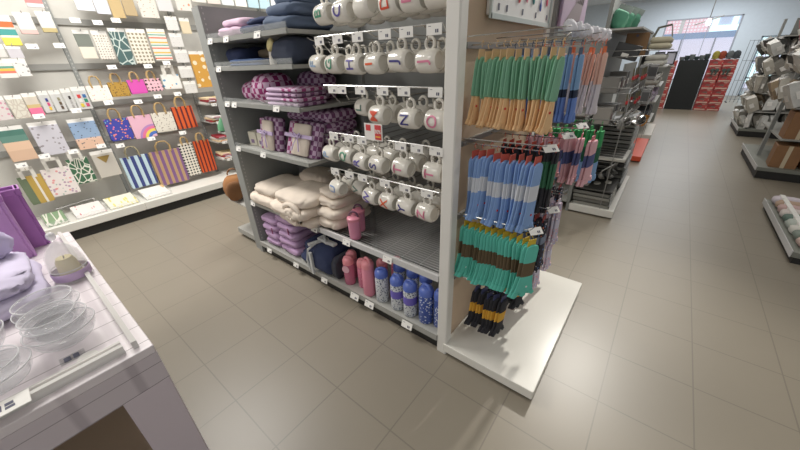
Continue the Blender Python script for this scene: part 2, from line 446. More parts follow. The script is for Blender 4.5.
# red and white offer card clipped to the rail
oc = thing('offer_card', 'white offer card with red squares clipped between the third and fourth mug rows', 'sign', (-1.17, 1.245, 1.325))
obj('card', M().box(-.062, .062, -.002, 0, -.04, .045), PAPERW, oc)
rc = M(); rc.box(-.05, -.017, -.004, -.002, .008, .038); rc.box(.012, .055, -.004, -.002, -.034, .04)
obj('red_squares', rc, mat('offer_red', (206, 60, 62), .5), oc)
tm = text_mesh('30%', .026, .0005); tm.materials.clear(); tm.materials.append(PAPERW)
to = obj('percent_text', tm, None, oc, loc=(.034, -.005, .006)); to.rotation_euler = (PI / 2, 0, 0)
obj('yellow_strip', M().box(.016, .051, -.005, -.004, -.022, -.016), mat('offer_yellow', (240, 180, 60), .5), oc)

# ------------------------------------------------------------------ soft goods in the left bay
def cloth(name, col, rough=.95, noise=.08):
    m = mat(name, col, rough, noise=noise); return m
LIL = cloth('lilac_towelling', (184, 152, 190)); NAVY = cloth('navy_towelling', (42, 52, 84)); CREAM = cloth('cream_fleece', (220, 207, 192))
DENIM = cloth('slate_blue_cloth', (84, 98, 122)); PALE = cloth('pale_pink_cloth', (196, 168, 188)); TAN = cloth('tan_cloth', (150, 132, 110))
BLU = cloth('deep_blue_cloth', (46, 70, 112))
CHK = checker('magenta_check', (140, 40, 100), (206, 176, 200), 26); CHL = checker('lilac_check', (112, 64, 106), (190, 164, 190), 30); CHK2 = checker('magenta_lilac_check', (150, 60, 116), (206, 182, 206), 30)
CREAMY = cloth('cream_trim', (208, 194, 140)); OFFW = cloth('off_white_cloth', (214, 208, 200))
def folded(name, label, cat, x, y, z, dx, dy, dz, layers, m, group=None, wob=.03, skew=0, part='fold', seed=0, rot=None):
    t = thing(name, label, cat, (x, y, z), group)
    h = dz / layers
    for k in range(layers):
        b = M(); b.slab((skew * k + (random.Random(seed + k).random() - .5) * .012, 0, h * (k + .5)), (dx, dy, h * 1.12), wob=wob, seed=seed + k)
        obj(part, b, m, t, 60)
    if rot: t.rotation_euler = rot
    return t
def rob(name, label, cat, c, d, m, seed, amp=.018, p=.5, part='bundle', freq=7, extra=(), grp=None):
    t = thing(name, label, cat, c, grp)
    obj(part, M().rumple((0, 0, d[2] / 2), d, p=p, amp=amp, freq=freq, seed=seed), m, t, 70)
    for i, (cc, dd) in enumerate(extra): obj('fold', M().rumple(cc, dd, p=p, amp=amp, freq=freq, seed=seed + i + 1, nu=28, nv=12), m, t, 70)
    return t
zt = SH[0]
rob('folded_bathrobe', 'pale lilac folded robe at the left of the top shelf', 'robe', (-2.56, 1.47, zt), (.36, .36, .07), PALE, 1, extra=(((.02, .02, .09), (.32, .32, .06)),))
rob('folded_bathrobe', 'navy folded robe in the middle of the top shelf', 'robe', (-2.27, 1.48, zt), (.28, .38, .06), NAVY, 5, extra=(((.02, .02, .08), (.28, .32, .05)),))
rob('folded_bathrobe', 'slate blue folded robe at the right of the top shelf', 'robe', (-1.99, 1.5, zt), (.3, .4, .09), DENIM, 9, extra=(((0, .02, .11), (.32, .36, .08)), ((.02, .04, .16), (.26, .3, .06))))
t = thing('folded_bathrobe', 'mauve robe bundled on top of the folded robes on the top shelf', 'robe', (-2.2, 1.6, zt + .12))
obj('bundle', M().rumple((0, 0, .03), (.36, .22, .06), p=.7, amp=.015, seed=4), cloth('mauve_cloth', (150, 122, 150)), t, 60)
obj('sleeve', M().tube([(.12, -.05, .03), (.2, -.1, .02), (.24, -.12, -.0)], [.03, .026, .02], 8), PALE, t, 60)
t = thing('folded_bathrobe', 'cream sleeve of a robe hanging at the far left of the top shelf', 'robe', (-2.73, 1.42, zt))
obj('sleeve', M().tube([(.09, .05, .09), (.02, 0, .05), (-.03, -.05, .025)], [.024, .026, .022], 8), CREAM, t, 60)
zt = SH[1]
rob('folded_towel', 'dark navy bundle at the left of the second shelf', 'towel', (-2.66, 1.5, zt), (.24, .3, .13), NAVY, 11)
folded('folded_towel', 'flat deep blue towel in front on the second shelf', 'towel', -2.4, 1.38, zt, .44, .2, .045, 2, BLU, seed=13)
folded('folded_towel', 'tan folded towel at the back of the second shelf', 'towel', -2.42, 1.6, zt, .3, .22, .11, 2, TAN, seed=15)
t = thing('rolled_towel', 'small off white towel roll standing upright on the second shelf', 'towel', (-2.12, 1.34, zt)); obj('roll', M().lathe([(.005, 0), (.02, 0), (.024, .02), (.024, .13), (.02, .145), (.005, .142)], n=14, cap=True), OFFW, t, 50)
t.rotation_euler = (0, .2, 0)
t = rob('toiletry_bag', 'navy drawstring bag with a cream trim on the second shelf', 'bag', (-1.955, 1.42, zt), (.28, .26, .155), cloth('navy_bag_cloth', (48, 55, 72)), 21, amp=.01, part='bag_body')
cu = M(); cu.rumple((-.1, -.115, .115), (.09, .04, .055), p=.9, nu=16, nv=10, amp=.006, freq=20, rot=Matrix.Rotation(-.7, 3, 'Y')); obj('cream_trim', cu, CREAMY, t, 60)
t = thing('paper_label', 'white paper tag lying at the left of the second shelf', 'label', (-2.7, 1.32, zt)); obj('tag', M().box(-.05, .08, -.03, .03, 0, .006), PAPERW, t)
zt = SH[2]
rob('checked_cushion', 'magenta and pink checkered cushion lying on the third shelf', 'cushion', (-2.55, 1.48, zt), (.27, .3, .15), CHK, 31, amp=.006, p=.7, part='cushion_body')
rob('checked_towel_roll', 'large magenta checkered towel roll standing in the middle of the third shelf', 'towel', (-2.3, 1.42, zt), (.22, .28, .2), CHK, 33, amp=.008, p=.6, part='roll')
rob('checked_towel_roll', 'dark checkered towel roll behind the others on the third shelf', 'towel', (-2.1, 1.66, zt), (.3, .2, .2), CHL, 34, amp=.008, p=.5, part='roll')
t = thing('cream_box', 'small cream carton behind the cushion at the left of the third shelf', 'box', (-2.73, 1.5, zt)); obj('carton', M().bev(-.035, .04, -.06, .06, 0, .09, .004), OFFW, t); obj('lid', M().bev(-.038, .043, -.063, .063, .09, .1, .003), OFFW, t)
STK = mat('lilac_towel_edge', (198, 172, 200), .95, noise=.06)
for k in range(4):
    for q, (xx, mm, ww) in enumerate(((-2.1, STK, 'plain lilac'), (-1.94, CHK2 if k % 2 else CHL, 'checkered lilac'))):
        t = thing('folded_towel', '%s folded towel in the third shelf stack, %s' % (ww, ['at the bottom', 'second from the bottom', 'second from the top', 'on the top'][k]), 'towel', (xx + (R() - .5) * .02, 1.40, zt + .029 * k), 'folded towels stacked on the third shelf')
        obj('towel_layer', M().slab((0, 0, .015), (.2, .26, .031), wob=.02, seed=40 + k * 2 + q), mm, t, 60)
zt = SH[3]
for k, x in enumerate((-2.7, -2.57)):
    t = thing('candle_box', 'small cream carton with purple print on the gift shelf, ' + ['against the side panel', 'next to the gift set'][k], 'box', (x, 1.42, zt))
    obj('carton', M().bev(-.05, .05, -.05, .05, 0, .11, .004), mat('carton_cream', (212, 206, 188), .6), t)
    obj('printed_mark', M().box(-.02, .02, -.052, -.05, .02, .05), mat('purple_print', (130, 110, 140), .6), t)
    t.rotation_euler = (0, 0, .12 - .2 * k)
def gift(x, y, w, h, tilt, label, seed):
    t = thing('bath_gift_set', label, 'gift set', (x, y, zt)); t.rotation_euler = (tilt, 0, (R() - .5) * .2)
    obj('checked_towel', M().bev(-w / 2, w / 2, -.02, .05, 0, h, .02), CHL, t, 60)
    obj('cream_towel', M().bev(-w * .28, w * .3, -.06, -.02, .005, h * .9, .016), CREAM, t, 60)
    obj('checked_edge', M().bev(-w * .5, -w * .26, -.045, -.02, .0, h * .95, .01), CHK2, t, 60)
    rb = M(); rb.box(-w / 2, w / 2, -.072, -.062, h * .5, h * .5 + .025)
    for sgn in (-1, 1):
        rb.tube([(0, -.075, h * .53), (sgn * .03, -.085, h * .62), (sgn * .05, -.08, h * .56), (sgn * .03, -.078, h * .51), (0, -.075, h * .52)], .006, 6)
        rb.tube([(0, -.075, h * .52), (sgn * .03, -.08, h * .3), (sgn * .04, -.078, h * .12)], .005, 6)
    obj('ribbon', rb, mat('lilac_ribbon', (192, 172, 210), .4), t, 60)
gift(-2.37, 1.36, .24, .25, -.15, 'bath gift set tied with lilac ribbon, left one on the gift shelf', 51)
gift(-1.99, 1.36, .32, .25, -.35, 'wide bath gift set with lilac ribbon leaning on the gift shelf', 55)
for k, (x, y) in enumerate(((-2.17, 1.62), (-1.94, 1.63))):
    folded('folded_towel', 'purple checkered towel pile behind the gift sets, ' + ['in the middle', 'next to the mugs'][k], 'towel', x, y, zt, .26, .3, .3, 4, CHL, seed=60 + k * 5)
zt = SH[4]
def stackcloth(name, label, cat, c, layers, m, seed):
    t = thing(name, label, cat, c)
    z = 0
    for i, (dx, dy, dz, ox, oy) in enumerate(layers):
        obj('fold', M().rumple((ox, oy, z + dz / 2), (dx, dy, dz * 1.08), p=.4, amp=.013, freq=8, nu=48, nv=14, seed=seed + i), m, t, 75); z += dz * .93
    return t
stackcloth('fleece_cushion', 'cream fleece cushion lying flat at the left of the blanket shelf', 'cushion', (-2.55, 1.45, zt), [(.46, .44, .1, -.01, 0), (.42, .4, .09, .02, .02)], CREAM, 71)
stackcloth('fleece_cushion', 'cream fleece cushion behind at the back of the blanket shelf', 'cushion', (-2.22, 1.66, zt), [(.4, .3, .1, 0, 0), (.38, .28, .1, 0, 0), (.36, .26, .09, .0, 0)], CREAM, 73)
t = stackcloth('rolled_blanket', 'thick folded cream fleece blanket bulging over the shelf edge', 'blanket', (-2.03, 1.37, zt), [(.44, .38, .085, 0, 0), (.46, .42, .09, -.02, -.03), (.42, .4, .08, .0, 0)], CREAM, 83)
for k, (r, h) in enumerate(((.075, .12), (.035, .12))):
    obj('rolled_fold', M().tube([(.06 + r * 1.3 * math.cos(a), -.205 - .012 * k, h + r * math.sin(a)) for a in [PI * (-.2 + 1.9 * j / 16) for j in range(17)]], [.02 + .004 * math.sin(j * 1.7) for j in range(17)], 8), CREAM, t, 70)
stackcloth('folded_blanket', 'cream blanket folded at the right end of the blanket shelf', 'blanket', (-1.735, 1.46, zt + .02), [(.24, .4, .08, 0, 0), (.25, .38, .08, .01, 0), (.23, .36, .075, -.01, .02), (.22, .34, .06, -.02, .03)], CREAM, 91)
zt = .12
for col_, (x, n, wd) in enumerate(((-2.62, 4, .25), (-2.36, 5, .27))):
    for k in range(n):
        t = thing('folded_towel', 'lilac folded towel in the %s base shelf stack, %s' % (['outer', 'inner'][col_], ['at the bottom', 'second from the bottom', 'third from the bottom', 'fourth from the bottom', 'on the top'][k]), 'towel', (x + (R() - .5) * .02, 1.45, zt + .075 * k), 'lilac towels stacked on the base shelf')
        obj('towel_layer', M().rumple((0, 0, .04), (wd, .34, .072), p=.35, amp=.009, freq=9, seed=90 + k + col_ * 7, nu=28, nv=10), LIL, t, 60)
        if k == n - 2: obj('care_ribbon', M().box(wd * .3, wd * .36, -.182, -.178, .01, .07), mat('plum_ribbon', (120, 40, 90), .6), t)
rob('folded_bathrobe', 'navy folded robe on the base shelf next to the lilac towels', 'robe', (-2.08, 1.46, zt), (.28, .36, .1), NAVY, 110, extra=(((0, .02, .13), (.26, .32, .09)),))
t = rob('folded_bathrobe', 'navy robe tied with a white ribbon on the base shelf', 'robe', (-1.86, 1.42, zt), (.26, .36, .25), NAVY, 115, amp=.012, p=.45)
rb = M(); rb.box(-.09, -.065, -.2, -.18, .0, .2); rb.box(-.08, -.05, -.19, -.02, .258, .272, rot=Matrix.Rotation(-.3, 3, 'Z')); rb.box(-.09, .1, -.09, -.05, .262, .28)
rb.tube([(0, -.08, .275), (.05, -.12, .3), (.09, -.08, .275), (0, -.06, .275)], .012, 6); rb.tube([(0, -.08, .275), (-.06, -.04, .295), (-.09, -.08, .275), (0, -.08, .275)], .012, 6)
rb.tube([(-.06, -.12, .27), (-.1, -.19, .22), (-.12, -.2, .12), (-.1, -.2, .03)], .009, 6)
obj('white_ribbon', rb, mat('white_ribbon', (205, 208, 208), .5), t)
t = thing('folded_towel', 'dark grey folded cloth squeezed beside the pink bottles', 'towel', (-1.715, 1.4, zt)); obj('towel_layer', M().slab((0, 0, .1), (.06, .28, .2), wob=.02, seed=120), cloth('charcoal_cloth', (54, 56, 66)), t, 60)

# ------------------------------------------------------------------ bottles
PINK = mat('pink_plastic', (222, 136, 158), .35); PINKL = mat('light_pink_plastic', (230, 142, 152), .35)
BLUE = mat('blue_plastic', (84, 108, 192), .35)
FLW = spots('white_blue_floral', (206, 210, 214), (70, 80, 112), 75, .36, flat=False, rough=.3)
FLB = spots('blue_white_floral', (52, 76, 152), (206, 214, 230), 62, .34, flat=False, rough=.3)
SPK = spots('pink_speckle', (206, 112, 140), (230, 170, 184), 70, .3, flat=False, rough=.3)
PKC = mat('pink_clear_plastic', (214, 120, 150), .15, alpha=.75)
def bottle(x, y, z, h, r, body, lid, label, group, loop=True, band=None, name='drinking_bottle'):
    t = thing(name, label, 'bottle', (x, y, z), group)
    hb = h * .74
    obj('bottle_body', M().lathe([(.001, 0), (r * .92, 0), (r, .008), (r, hb - .015), (r * .86, hb), (.001, hb)], n=20), body, t, 45)
    l = M(); l.lathe([(r * .88, hb), (r * 1.0, hb + .004), (r * 1.0, hb + .035), (r * .8, hb + .052), (r * .45, hb + .06), (.001, hb + .06)], n=20)
    lo = obj('lid', l, lid, t, 45)
    pts = [(math.cos(a) * r * .72, 0, hb + .04 + math.sin(a) * (h - hb - .045)) for a in [PI * k / 8 for k in range(9)]]
    obj('carry_loop', M().tube(pts, r * .22, 8), lid, lo, 60)
    if band: obj('paper_band', M().lathe([(r * 1.02, hb * .5), (r * 1.03, hb * .52), (r * 1.03, hb * .78), (r * 1.02, hb * .8)], n=20), band, t, 45)
    t.rotation_euler = (0, 0, R() * .8 - .2)
    return t
BG = 'pink bottles on the base shelf'; BB = 'blue bottles on the base shelf'
bottle(-1.645, 1.40, .12, .235, .042, SPK, PINKL, 'pink speckled bottle nearest the navy robe on the base shelf', BG)
bottle(-1.60, 1.325, .12, .24, .043, PKC, PINKL, 'translucent pink bottle with a pale round tag on the base shelf', BG)
bt = [o for o in COL.objects if o.get('label', '').startswith('translucent pink')][0]
obj('round_tag', M().lathe([(.001, -.05), (.03, -.05), (.03, -.046), (.001, -.046)], axis='Y', n=16).add([], []), mat('pale_pink_card', (226, 176, 190), .6), bt, loc=(-.0, 0, .15))
bottle(-1.485, 1.36, .12, .245, .042, SPK, PINKL, 'pink speckled bottle just left of the tall plain pink bottle', BG)
bottle(-1.385, 1.315, .12, .315, .045, PINK, PINKL, 'tall plain pink bottle at the right of the pink group', BG, name='drinking_bottle')
bottle(-1.37, 1.45, .12, .24, .042, SPK, PINKL, 'pink bottle standing behind the tall plain pink bottle', BG)
bottle(-1.27, 1.5, .12, .27, .042, SPK, PINKL, 'pink bottle at the very back under the wire shelf', BG)
VB = mat('violet_card', (104, 92, 186), .6)
bottle(-1.265, 1.325, .12, .275, .047, FLW, BLUE, 'white floral bottle with blue lid, next to the tall pink bottle', BB)
bottle(-1.125, 1.325, .12, .275, .047, FLW, BLUE, 'white floral bottle with a violet band, left of two such bottles', BB, band=VB)
bottle(-1.015, 1.325, .12, .275, .047, FLW, BLUE, 'white floral bottle with a violet band, right of two such bottles', BB, band=VB)
bottle(-.895, 1.335, .12, .29, .048, FLB, BLUE, 'blue bottle with white flowers second from the white post', BB)
bottle(-.80, 1.35, .12, .29, .04, FLB, BLUE, 'blue bottle with white flowers against the white post', BB)
for k, x in enumerate((-1.21, -1.09, -.98)):
    bottle(x, 1.46, .12, .275, .046, FLW, BLUE, 'blue lidded bottle in the second row of the base shelf', 'blue lidded bottles in the second row')
def tumbler(x, y, lab):
    t = thing('drinking_tumbler', lab, 'cup', (x, y, .565))
    obj('cup_body', M().lathe([(.001, 0), (.036, 0), (.04, .008), (.044, .135), (.041, .137), (.001, .12)], n=20), mat('rose_plastic', (216, 136, 166), .35), t, 45)
    l = M(); l.lathe([(.044, .137), (.047, .14), (.047, .158), (.03, .168), (.001, .168)], n=20); lo = obj('lid', l, PINK, t, 45)
    obj('carry_loop', M().tube([(math.cos(a) * .032, 0, .165 + math.sin(a) * .035) for a in [PI * k / 8 for k in range(9)]], .007, 8), mat('dark_band', (96, 60, 84), .4), lo, 60)
    t.rotation_euler = (0, 0, .4)
tumbler(-1.475, 1.315, 'rose pink tumbler standing at the front of the wire shelf')
tumbler(-1.535, 1.42, 'rose pink tumbler behind another at the left of the wire shelf')

# ------------------------------------------------------------------ right end display with socks
ec = thing('end_display', 'white framed end display with beige panel and white platform', 'shelving', (0, 0, 0))
po = M(); po.bev(-.76, -.695, FY - .005, FY + .06, 0, 2.2, .006)
obj('corner_post', po, WHITE, ec); obj('corner_post', M().bev(-.76, -.695, 2.335, 2.4, 0, 2.2, .006), WHITE, ec)
obj('back_panel', M().box(-.745, -.715, FY + .06, 2.335, .08, 2.2), BEIGE, ec)
pf = M(); pf.bev(-.713, -.165, 1.25, 2.39, .0 + .03, .09, .005)
obj('platform', pf, mat('platform_white', (222, 220, 212), .25), ec)
obj('platform_kick', M().box(-.69, -.2, 1.29, 2.35, 0, .03), mat('kick_grey', (120, 118, 112), .6), ec)
HZ = [1.70, 1.30, .925, .545]; HY = [1.37, 1.65, 1.93, 2.2]
for r_, z in enumerate(HZ):
    f = M(); f.box(-.715, -.70, FY + .075, 2.33, z - .012, z + .012)
    obj('cross_bar', f, STEEL, ec)
    for y in HY:
        g = M()
        L = .36 if r_ < 3 else .3
        g.tube([(-.70, y, z), (-.70 + L, y, z + .006), (-.70 + L + .012, y, z + .02)], .003, 5)
        g.tube([(-.70, y - .04, z + .03), (-.70 + L, y - .04, z + .036), (-.70 + L + .01, y, z + .04)], .0025, 5)
        obj('peg_hook', g, CHROME, ec)
def sock_mesh(h, w, t, secs, toes=0, seed=0, flare=1.25):
    """secs: list of (z fraction from the top, width factor, material index of the band that starts here)"""
    rg = random.Random(seed); m = M()
    n = 10
    def ring(z, ww, tt, cy):
        return [(math.cos(a) * tt / 2, cy + math.sin(a) * ww / 2, z) for a in [2 * PI * k / n for k in range(n)]]
    for q in (0, 1):
        off = (q - .5) * t * .9; oy = (q - .5) * w * .12
        for i in range(len(secs) - 1):
            f0, w0, mi = secs[i]; f1, w1, _ = secs[i + 1]; m.m = mi
            a, b = ring(-h * f0, w * w0, t, oy), ring(-h * f1, w * w1, t, oy)
            mm = (f0 + f1) / 2; c = ring(-h * mm, w * (w0 + w1) / 2, t * 1.1, oy)
            m.loft([[(x + off, y, z) for x, y, z in r] for r in (a, c, b)])
        f1, w1, mi = secs[-1]; m.m = mi
        for k in range(toes):
            yy = oy + (k - (toes - 1) / 2) * w * w1 / toes
            sp = (k - (toes - 1) / 2) * w * .12
            ring2 = lambda z, ww, yy: [(math.cos(a) * t * .6 + off, yy + math.sin(a) * ww, z) for a in [2 * PI * j / 8 for j in range(8)]]
            dd = rg.random() * .01
            m.loft([ring2(-h * f1 + .006, w / toes * .5, yy), ring2(-h * (f1 + 1) / 2, w / toes * .62, yy + sp * .5), ring2(-h - dd + .006, w / toes * .6, yy + sp), ring2(-h - dd, w / toes * .25, yy + sp)])
    return m
hdr = M(); hdr.box(-.0015, .0015, -.022, .022, -.046, -.008); hdr.tube([(0, 0, 0), (0, -.008, .012), (0, 0, .022), (0, .008, .014)], .002, 5)
SM = {}
def sockset(key, hdrcol, mats_, h, w, t, secs, toes, seed=3):
    SM[key] = (mesh(sock_mesh(h, w, t, secs, toes, seed), mats_, 50), mesh(hdr, mat('header_' + key, hdrcol, .6)))
cl = lambda n, c: mat('knit_' + n, c, .95, noise=.07)
sockset('green', (216, 180, 132), [cl('green', (124, 178, 148)), cl('tan', (232, 190, 140))], .265, .075, .012, [(0, .15, 0), (.02, .42, 0), (.07, .66, 0), (.3, .74, 0), (.55, .78, 0), (.57, .48, 1), (.72, .62, 1), (.95, 1.0, 1)], 3)
sockset('blue', (196, 86, 72), [cl('blue', (132, 166, 218)), cl('white_band', (214, 218, 226))], .31, .085, .012, [(0, .2, 0), (.03, .6, 0), (.08, .75, 0), (.32, .78, 1), (.55, .78, 0), (.7, .8, 0), (.92, 1.0, 0)], 3)
sockset('teal', (214, 178, 50), [cl('teal', (92, 192, 174)), cl('brown', (96, 80, 58))], .29, .1, .013, [(0, .2, 0), (.03, .6, 0), (.08, .75, 0), (.33, .74, 1), (.6, .78, 0), (.8, 1.0, 0), (.93, 1.22, 0)], 3)
sockset('blackyellow', (62, 66, 104), [cl('black', (40, 40, 46)), cl('yellow', (218, 164, 54))], .235, .09, .014, [(0, .2, 0), (.05, .62, 0), (.35, .72, 1), (.62, .72, 0), (.78, .7, 0), (.9, 1.0, 0)], 3)
sockset('denim', (66, 84, 110), [cl('denim', (122, 162, 208)), cl('darkband', (30, 42, 66)), cl('royal', (98, 130, 202))], .27, .08, .013, [(0, .5, 0), (.04, .8, 0), (.5, .8, 1), (.62, .8, 2), (.9, .9, 2)], 2)
sockset('blackgreen', (190, 66, 50), [cl('forest', (52, 104, 76)), cl('black', (40, 40, 46)), cl('coral', (222, 130, 110))], .33, .085, .013, [(0, .4, 1), (.2, .7, 0), (.6, .7, 1), (.75, .8, 1), (.9, .9, 1)], 2)
sockset('peach', (226, 112, 60), [cl('peach', (228, 182, 166)), cl('offwhite', (212, 206, 214))], .27, .085, .013, [(0, .5, 0), (.04, .8, 0), (.5, .7, 1), (.9, .9, 1)], 2)
sockset('pinknavy', (210, 120, 130), [cl('pink', (224, 174, 182)), cl('navyband', (78, 86, 134))], .235, .11, .016, [(0, .5, 0), (.06, .8, 0), (.3, .8, 1), (.58, .85, 0), (.9, 1.0, 0)], 3)
sockset('greensky', (60, 160, 90), [cl('bright_green', (46, 150, 84)), cl('dark_green', (20, 84, 60)), cl('sky', (120, 160, 206))], .3, .11, .016, [(0, .6, 0), (.3, .8, 1), (.6, .8, 2), (.92, .9, 2)], 2)
sockset('mixed', (150, 60, 60), [spots('dark_speckled_knit', (40, 38, 50), (200, 150, 170), 50, .3, flat=False, rough=.9, cols=[(60, 60, 90), (214, 120, 90), (220, 210, 220), (90, 120, 170)]), cl('greyblue', (120, 130, 150))], .3, .1, .018, [(0, .5, 0), (.3, .8, 1), (.45, .8, 0), (.9, .9, 0)], 3)
sockset('floral', (200, 190, 200), [spots('floral_knit', (196, 180, 196), (230, 120, 140), 60, .35, flat=False, rough=.9, cols=[(226, 130, 150), (240, 240, 240), (150, 170, 210)]), cl('pale_lilac', (200, 196, 214))], .26, .09, .018, [(0, .5, 0), (.4, .8, 1), (.6, .8, 0), (.9, .95, 0)], 3)
LBL = dict(green='green and tan toe socks', blue='sky blue socks with white band', teal='teal socks with brown band', blackyellow='black and yellow socks', denim='denim blue socks with dark band',
           blackgreen='black and forest green socks', peach='peach and off white socks', pinknavy='pink socks with navy band', greensky='green and sky blue socks', mixed='dark speckled socks', floral='pale floral socks')
rn = ['top', 'second', 'third', 'bottom']; pn = ['front', 'second', 'third', 'rear']
EMB = {k: mesh(M().soft((0, 0, 0), (.006, .012, .010), p=1, nu=8, nv=5), mat('thread_' + k, c, .8)) for k, c in (('green', (200, 50, 50)), ('blue', (206, 60, 60)), ('teal', (230, 236, 236)))}
YAW = dict(teal=-.42, blue=-.3, green=-.12, blackyellow=-.3)
def hang(key, r_, p_, x0, x1, n, dz=0.0, ry=.0):
    for k in range(n):
        x = x0 + (x1 - x0) * k / max(1, n - 1)
        t = thing('sock_pair', '%s on the %s peg of the %s sock row' % (LBL[key], pn[p_], rn[r_]), 'socks', (x, HY[p_] + (R() - .5) * .014, HZ[r_] - .012 + dz + (R() - .5) * .012), '%s on the %s peg, %s row' % (LBL[key], pn[p_], rn[r_]))
        obj('knitted_pair', SM[key][0], None, t, loc=(0, 0, -.035)); obj('header_card', SM[key][1], None, t)
        if key in ('green', 'blue', 'teal'): obj('embroidered_dot', EMB[key], None, t, loc=(.013, (R() - .5) * .03, {'green': -.225, 'blue': -.27, 'teal': -.27}[key]))
        t.rotation_euler = ((R() - .5) * .16, (R() - .5) * .1 + ry, (R() - .5) * .35 + YAW.get(key, -.1))
hang('green', 0, 0, -.655, -.345, 11); hang('blue', 1, 0, -.645, -.365, 9); hang('teal', 2, 0, -.665, -.33, 12); hang('blackyellow', 3, 0, -.57, -.42, 5)
hang('denim', 0, 1, -.66, -.345, 9); hang('blackgreen', 1, 1, -.62, -.36, 8); hang('mixed', 2, 1, -.62, -.36, 8); hang('blackyellow', 3, 1, -.6, -.42, 5)
hang('peach', 0, 2, -.62, -.3, 8); hang('pinknavy', 1, 2, -.58, -.26, 7); hang('floral', 2, 2, -.6, -.36, 7); hang('floral', 3, 2, -.6, -.42, 5)
hang('peach', 0, 3, -.6, -.36, 6); hang('greensky', 1, 3, -.55, -.27, 7); hang('mixed', 2, 3, -.62, -.42, 5); hang('floral', 3, 3, -.6, -.42, 4)
for r_, p_, lab in ((1, 0, 'second row front'), (1, 1, 'second row, second'), (2, 0, 'third row front'), (2, 1, 'third row, second'), (1, 2, 'second row, third')):
    o = ticket(-.325, HY[p_] - .0, HZ[r_] + .02, 'x', (-.9, 0, .9), .9); tag(o, 'white price ticket at the tip of the sock peg, ' + lab, 'price ticket', 'price tickets on the sock pegs')
# fluffy white items along the top of the display
WF = mat('white_fluff', (228, 228, 236), 1, noise=.06)
for k in range(6):
    t = thing('pompom_headband', 'fluffy whitish headband in a row above the rear sock pegs', 'headband', (-.41 + .012 * k, 1.68 + k * .1, 1.735 - .004 * k), 'fluffy headbands above the sock pegs')
    obj('fluffy_band', M().rumple((0, 0, .02), (.05, .085, .055), p=.9, nu=18, nv=10, amp=.008, freq=30, seed=k), WF, t, 60)
    obj('loop', M().tube([(0, 0, .0), (0, 0, -.03)], .002, 5), STEEL, t)
# framed board above the pegs
bd = thing('picture_board', 'white framed board with coloured spoon shapes above the sock pegs', 'sign', (-.70, 1.5, 1.815))
obj('board', M().bev(-.012, .012, 0, .8, 0, .6, .006), mat('board_white', (226, 226, 224), .4), bd)
obj('board_frame', M().box(.01, .02, -.01, .81, -.015, .005).box(.01, .02, -.012, .0, -.015, .6).box(.01, .02, .8, .815, -.015, .6), mat('board_rim', (190, 200, 198), .3), bd)
for k, (y, c, z) in enumerate(((.14, (180, 160, 200), .06), (.3, (222, 90, 90), .05), (.4, (230, 150, 170), .06), (.5, (50, 130, 130), .06), (.62, (60, 90, 170), .04), (.72, (220, 90, 120), .07))):
    g = M(); g.lathe([(.001, -.028), (.012, -.02), (.014, 0), (.006, .02), (.003, .03), (.003, .2)], n=8)
    s_ = obj('spoon_shape', g, mat('spoon_paint_%d' % k, c, .5), bd, 50, loc=(.016, y, z + .04)); s_.scale = (.25, 1, 1); s_.rotation_euler = (.25, 0, 0)
for k, y in enumerate((.07, .16, .36, .56, .75)):
    obj('small_figure', M().box(.012, .015, y, y + .012, .02, .045), INK, bd)

# ------------------------------------------------------------------ left end display (seen past the side panel)
le = thing('end_display', 'grey end display with low platform at the far left end', 'shelving', (0, 0, 0))
obj('side_panel', M().box(-2.94, -2.822, FY + .01, 2.4, 0, 2.05), mat('end_panel_grey', (140, 142, 140), .5), le)
obj('platform', M().bev(-3.35, -2.94, 1.30, 2.4, .04, .1, .005), GREYL, le); obj('platform_kick', M().box(-3.32, -2.94, 1.33, 2.4, 0, .04), BLACK, le)
pg = M(); pg.tube([(-2.94, 1.55, .78), (-3.2, 1.55, .78)], .003, 5); pg.box(-2.95, -2.94, 1.4, 2.3, .76, .79); obj('peg_hook', pg, CHROME, le)
sh_ = M(); sh_.box(-3.36, -2.94, 1.3, 1.9, .42, .43); obj('small_shelf', sh_, GREYL, le)
t = thing('plush_bag', 'caramel brown rounded plush bag on the far left end display', 'bag', (-3.27, 1.37, .43))
obj('bag_body', M().soft((0, 0, .13), (.16, .24, .26), p=.85, wob=.02, seed=3), mat('caramel_plush', (158, 108, 66), .95, noise=.12), t, 60)
obj('front_pocket', M().soft((.09, -.06, .12), (.06, .16, .2), p=.8, seed=3), mat('brown_plush', (122, 82, 50), .95, noise=.12), t, 60)
obj('carry_loop', M().tube([(0, math.cos(a) * .05, .27 + math.sin(a) * .05) for a in [PI * j / 8 for j in range(9)]], .008, 6), mat('brown_plush'), t, 60)
t = thing('green_soft_toy', 'small green pointed toy beside the grey end panel', 'toy', (-3.1, 1.33, 1.14)); obj('toy_body', M().lathe([(.001, 0), (.045, .01), (.04, .05), (.015, .1), (.001, .12)], n=12), mat('toy_green', (90, 150, 110), .9), t, 50)
obj('display_arm', M().box(-3.16, -2.94, 1.3, 1.4, 1.125, 1.14), GREYL, le)

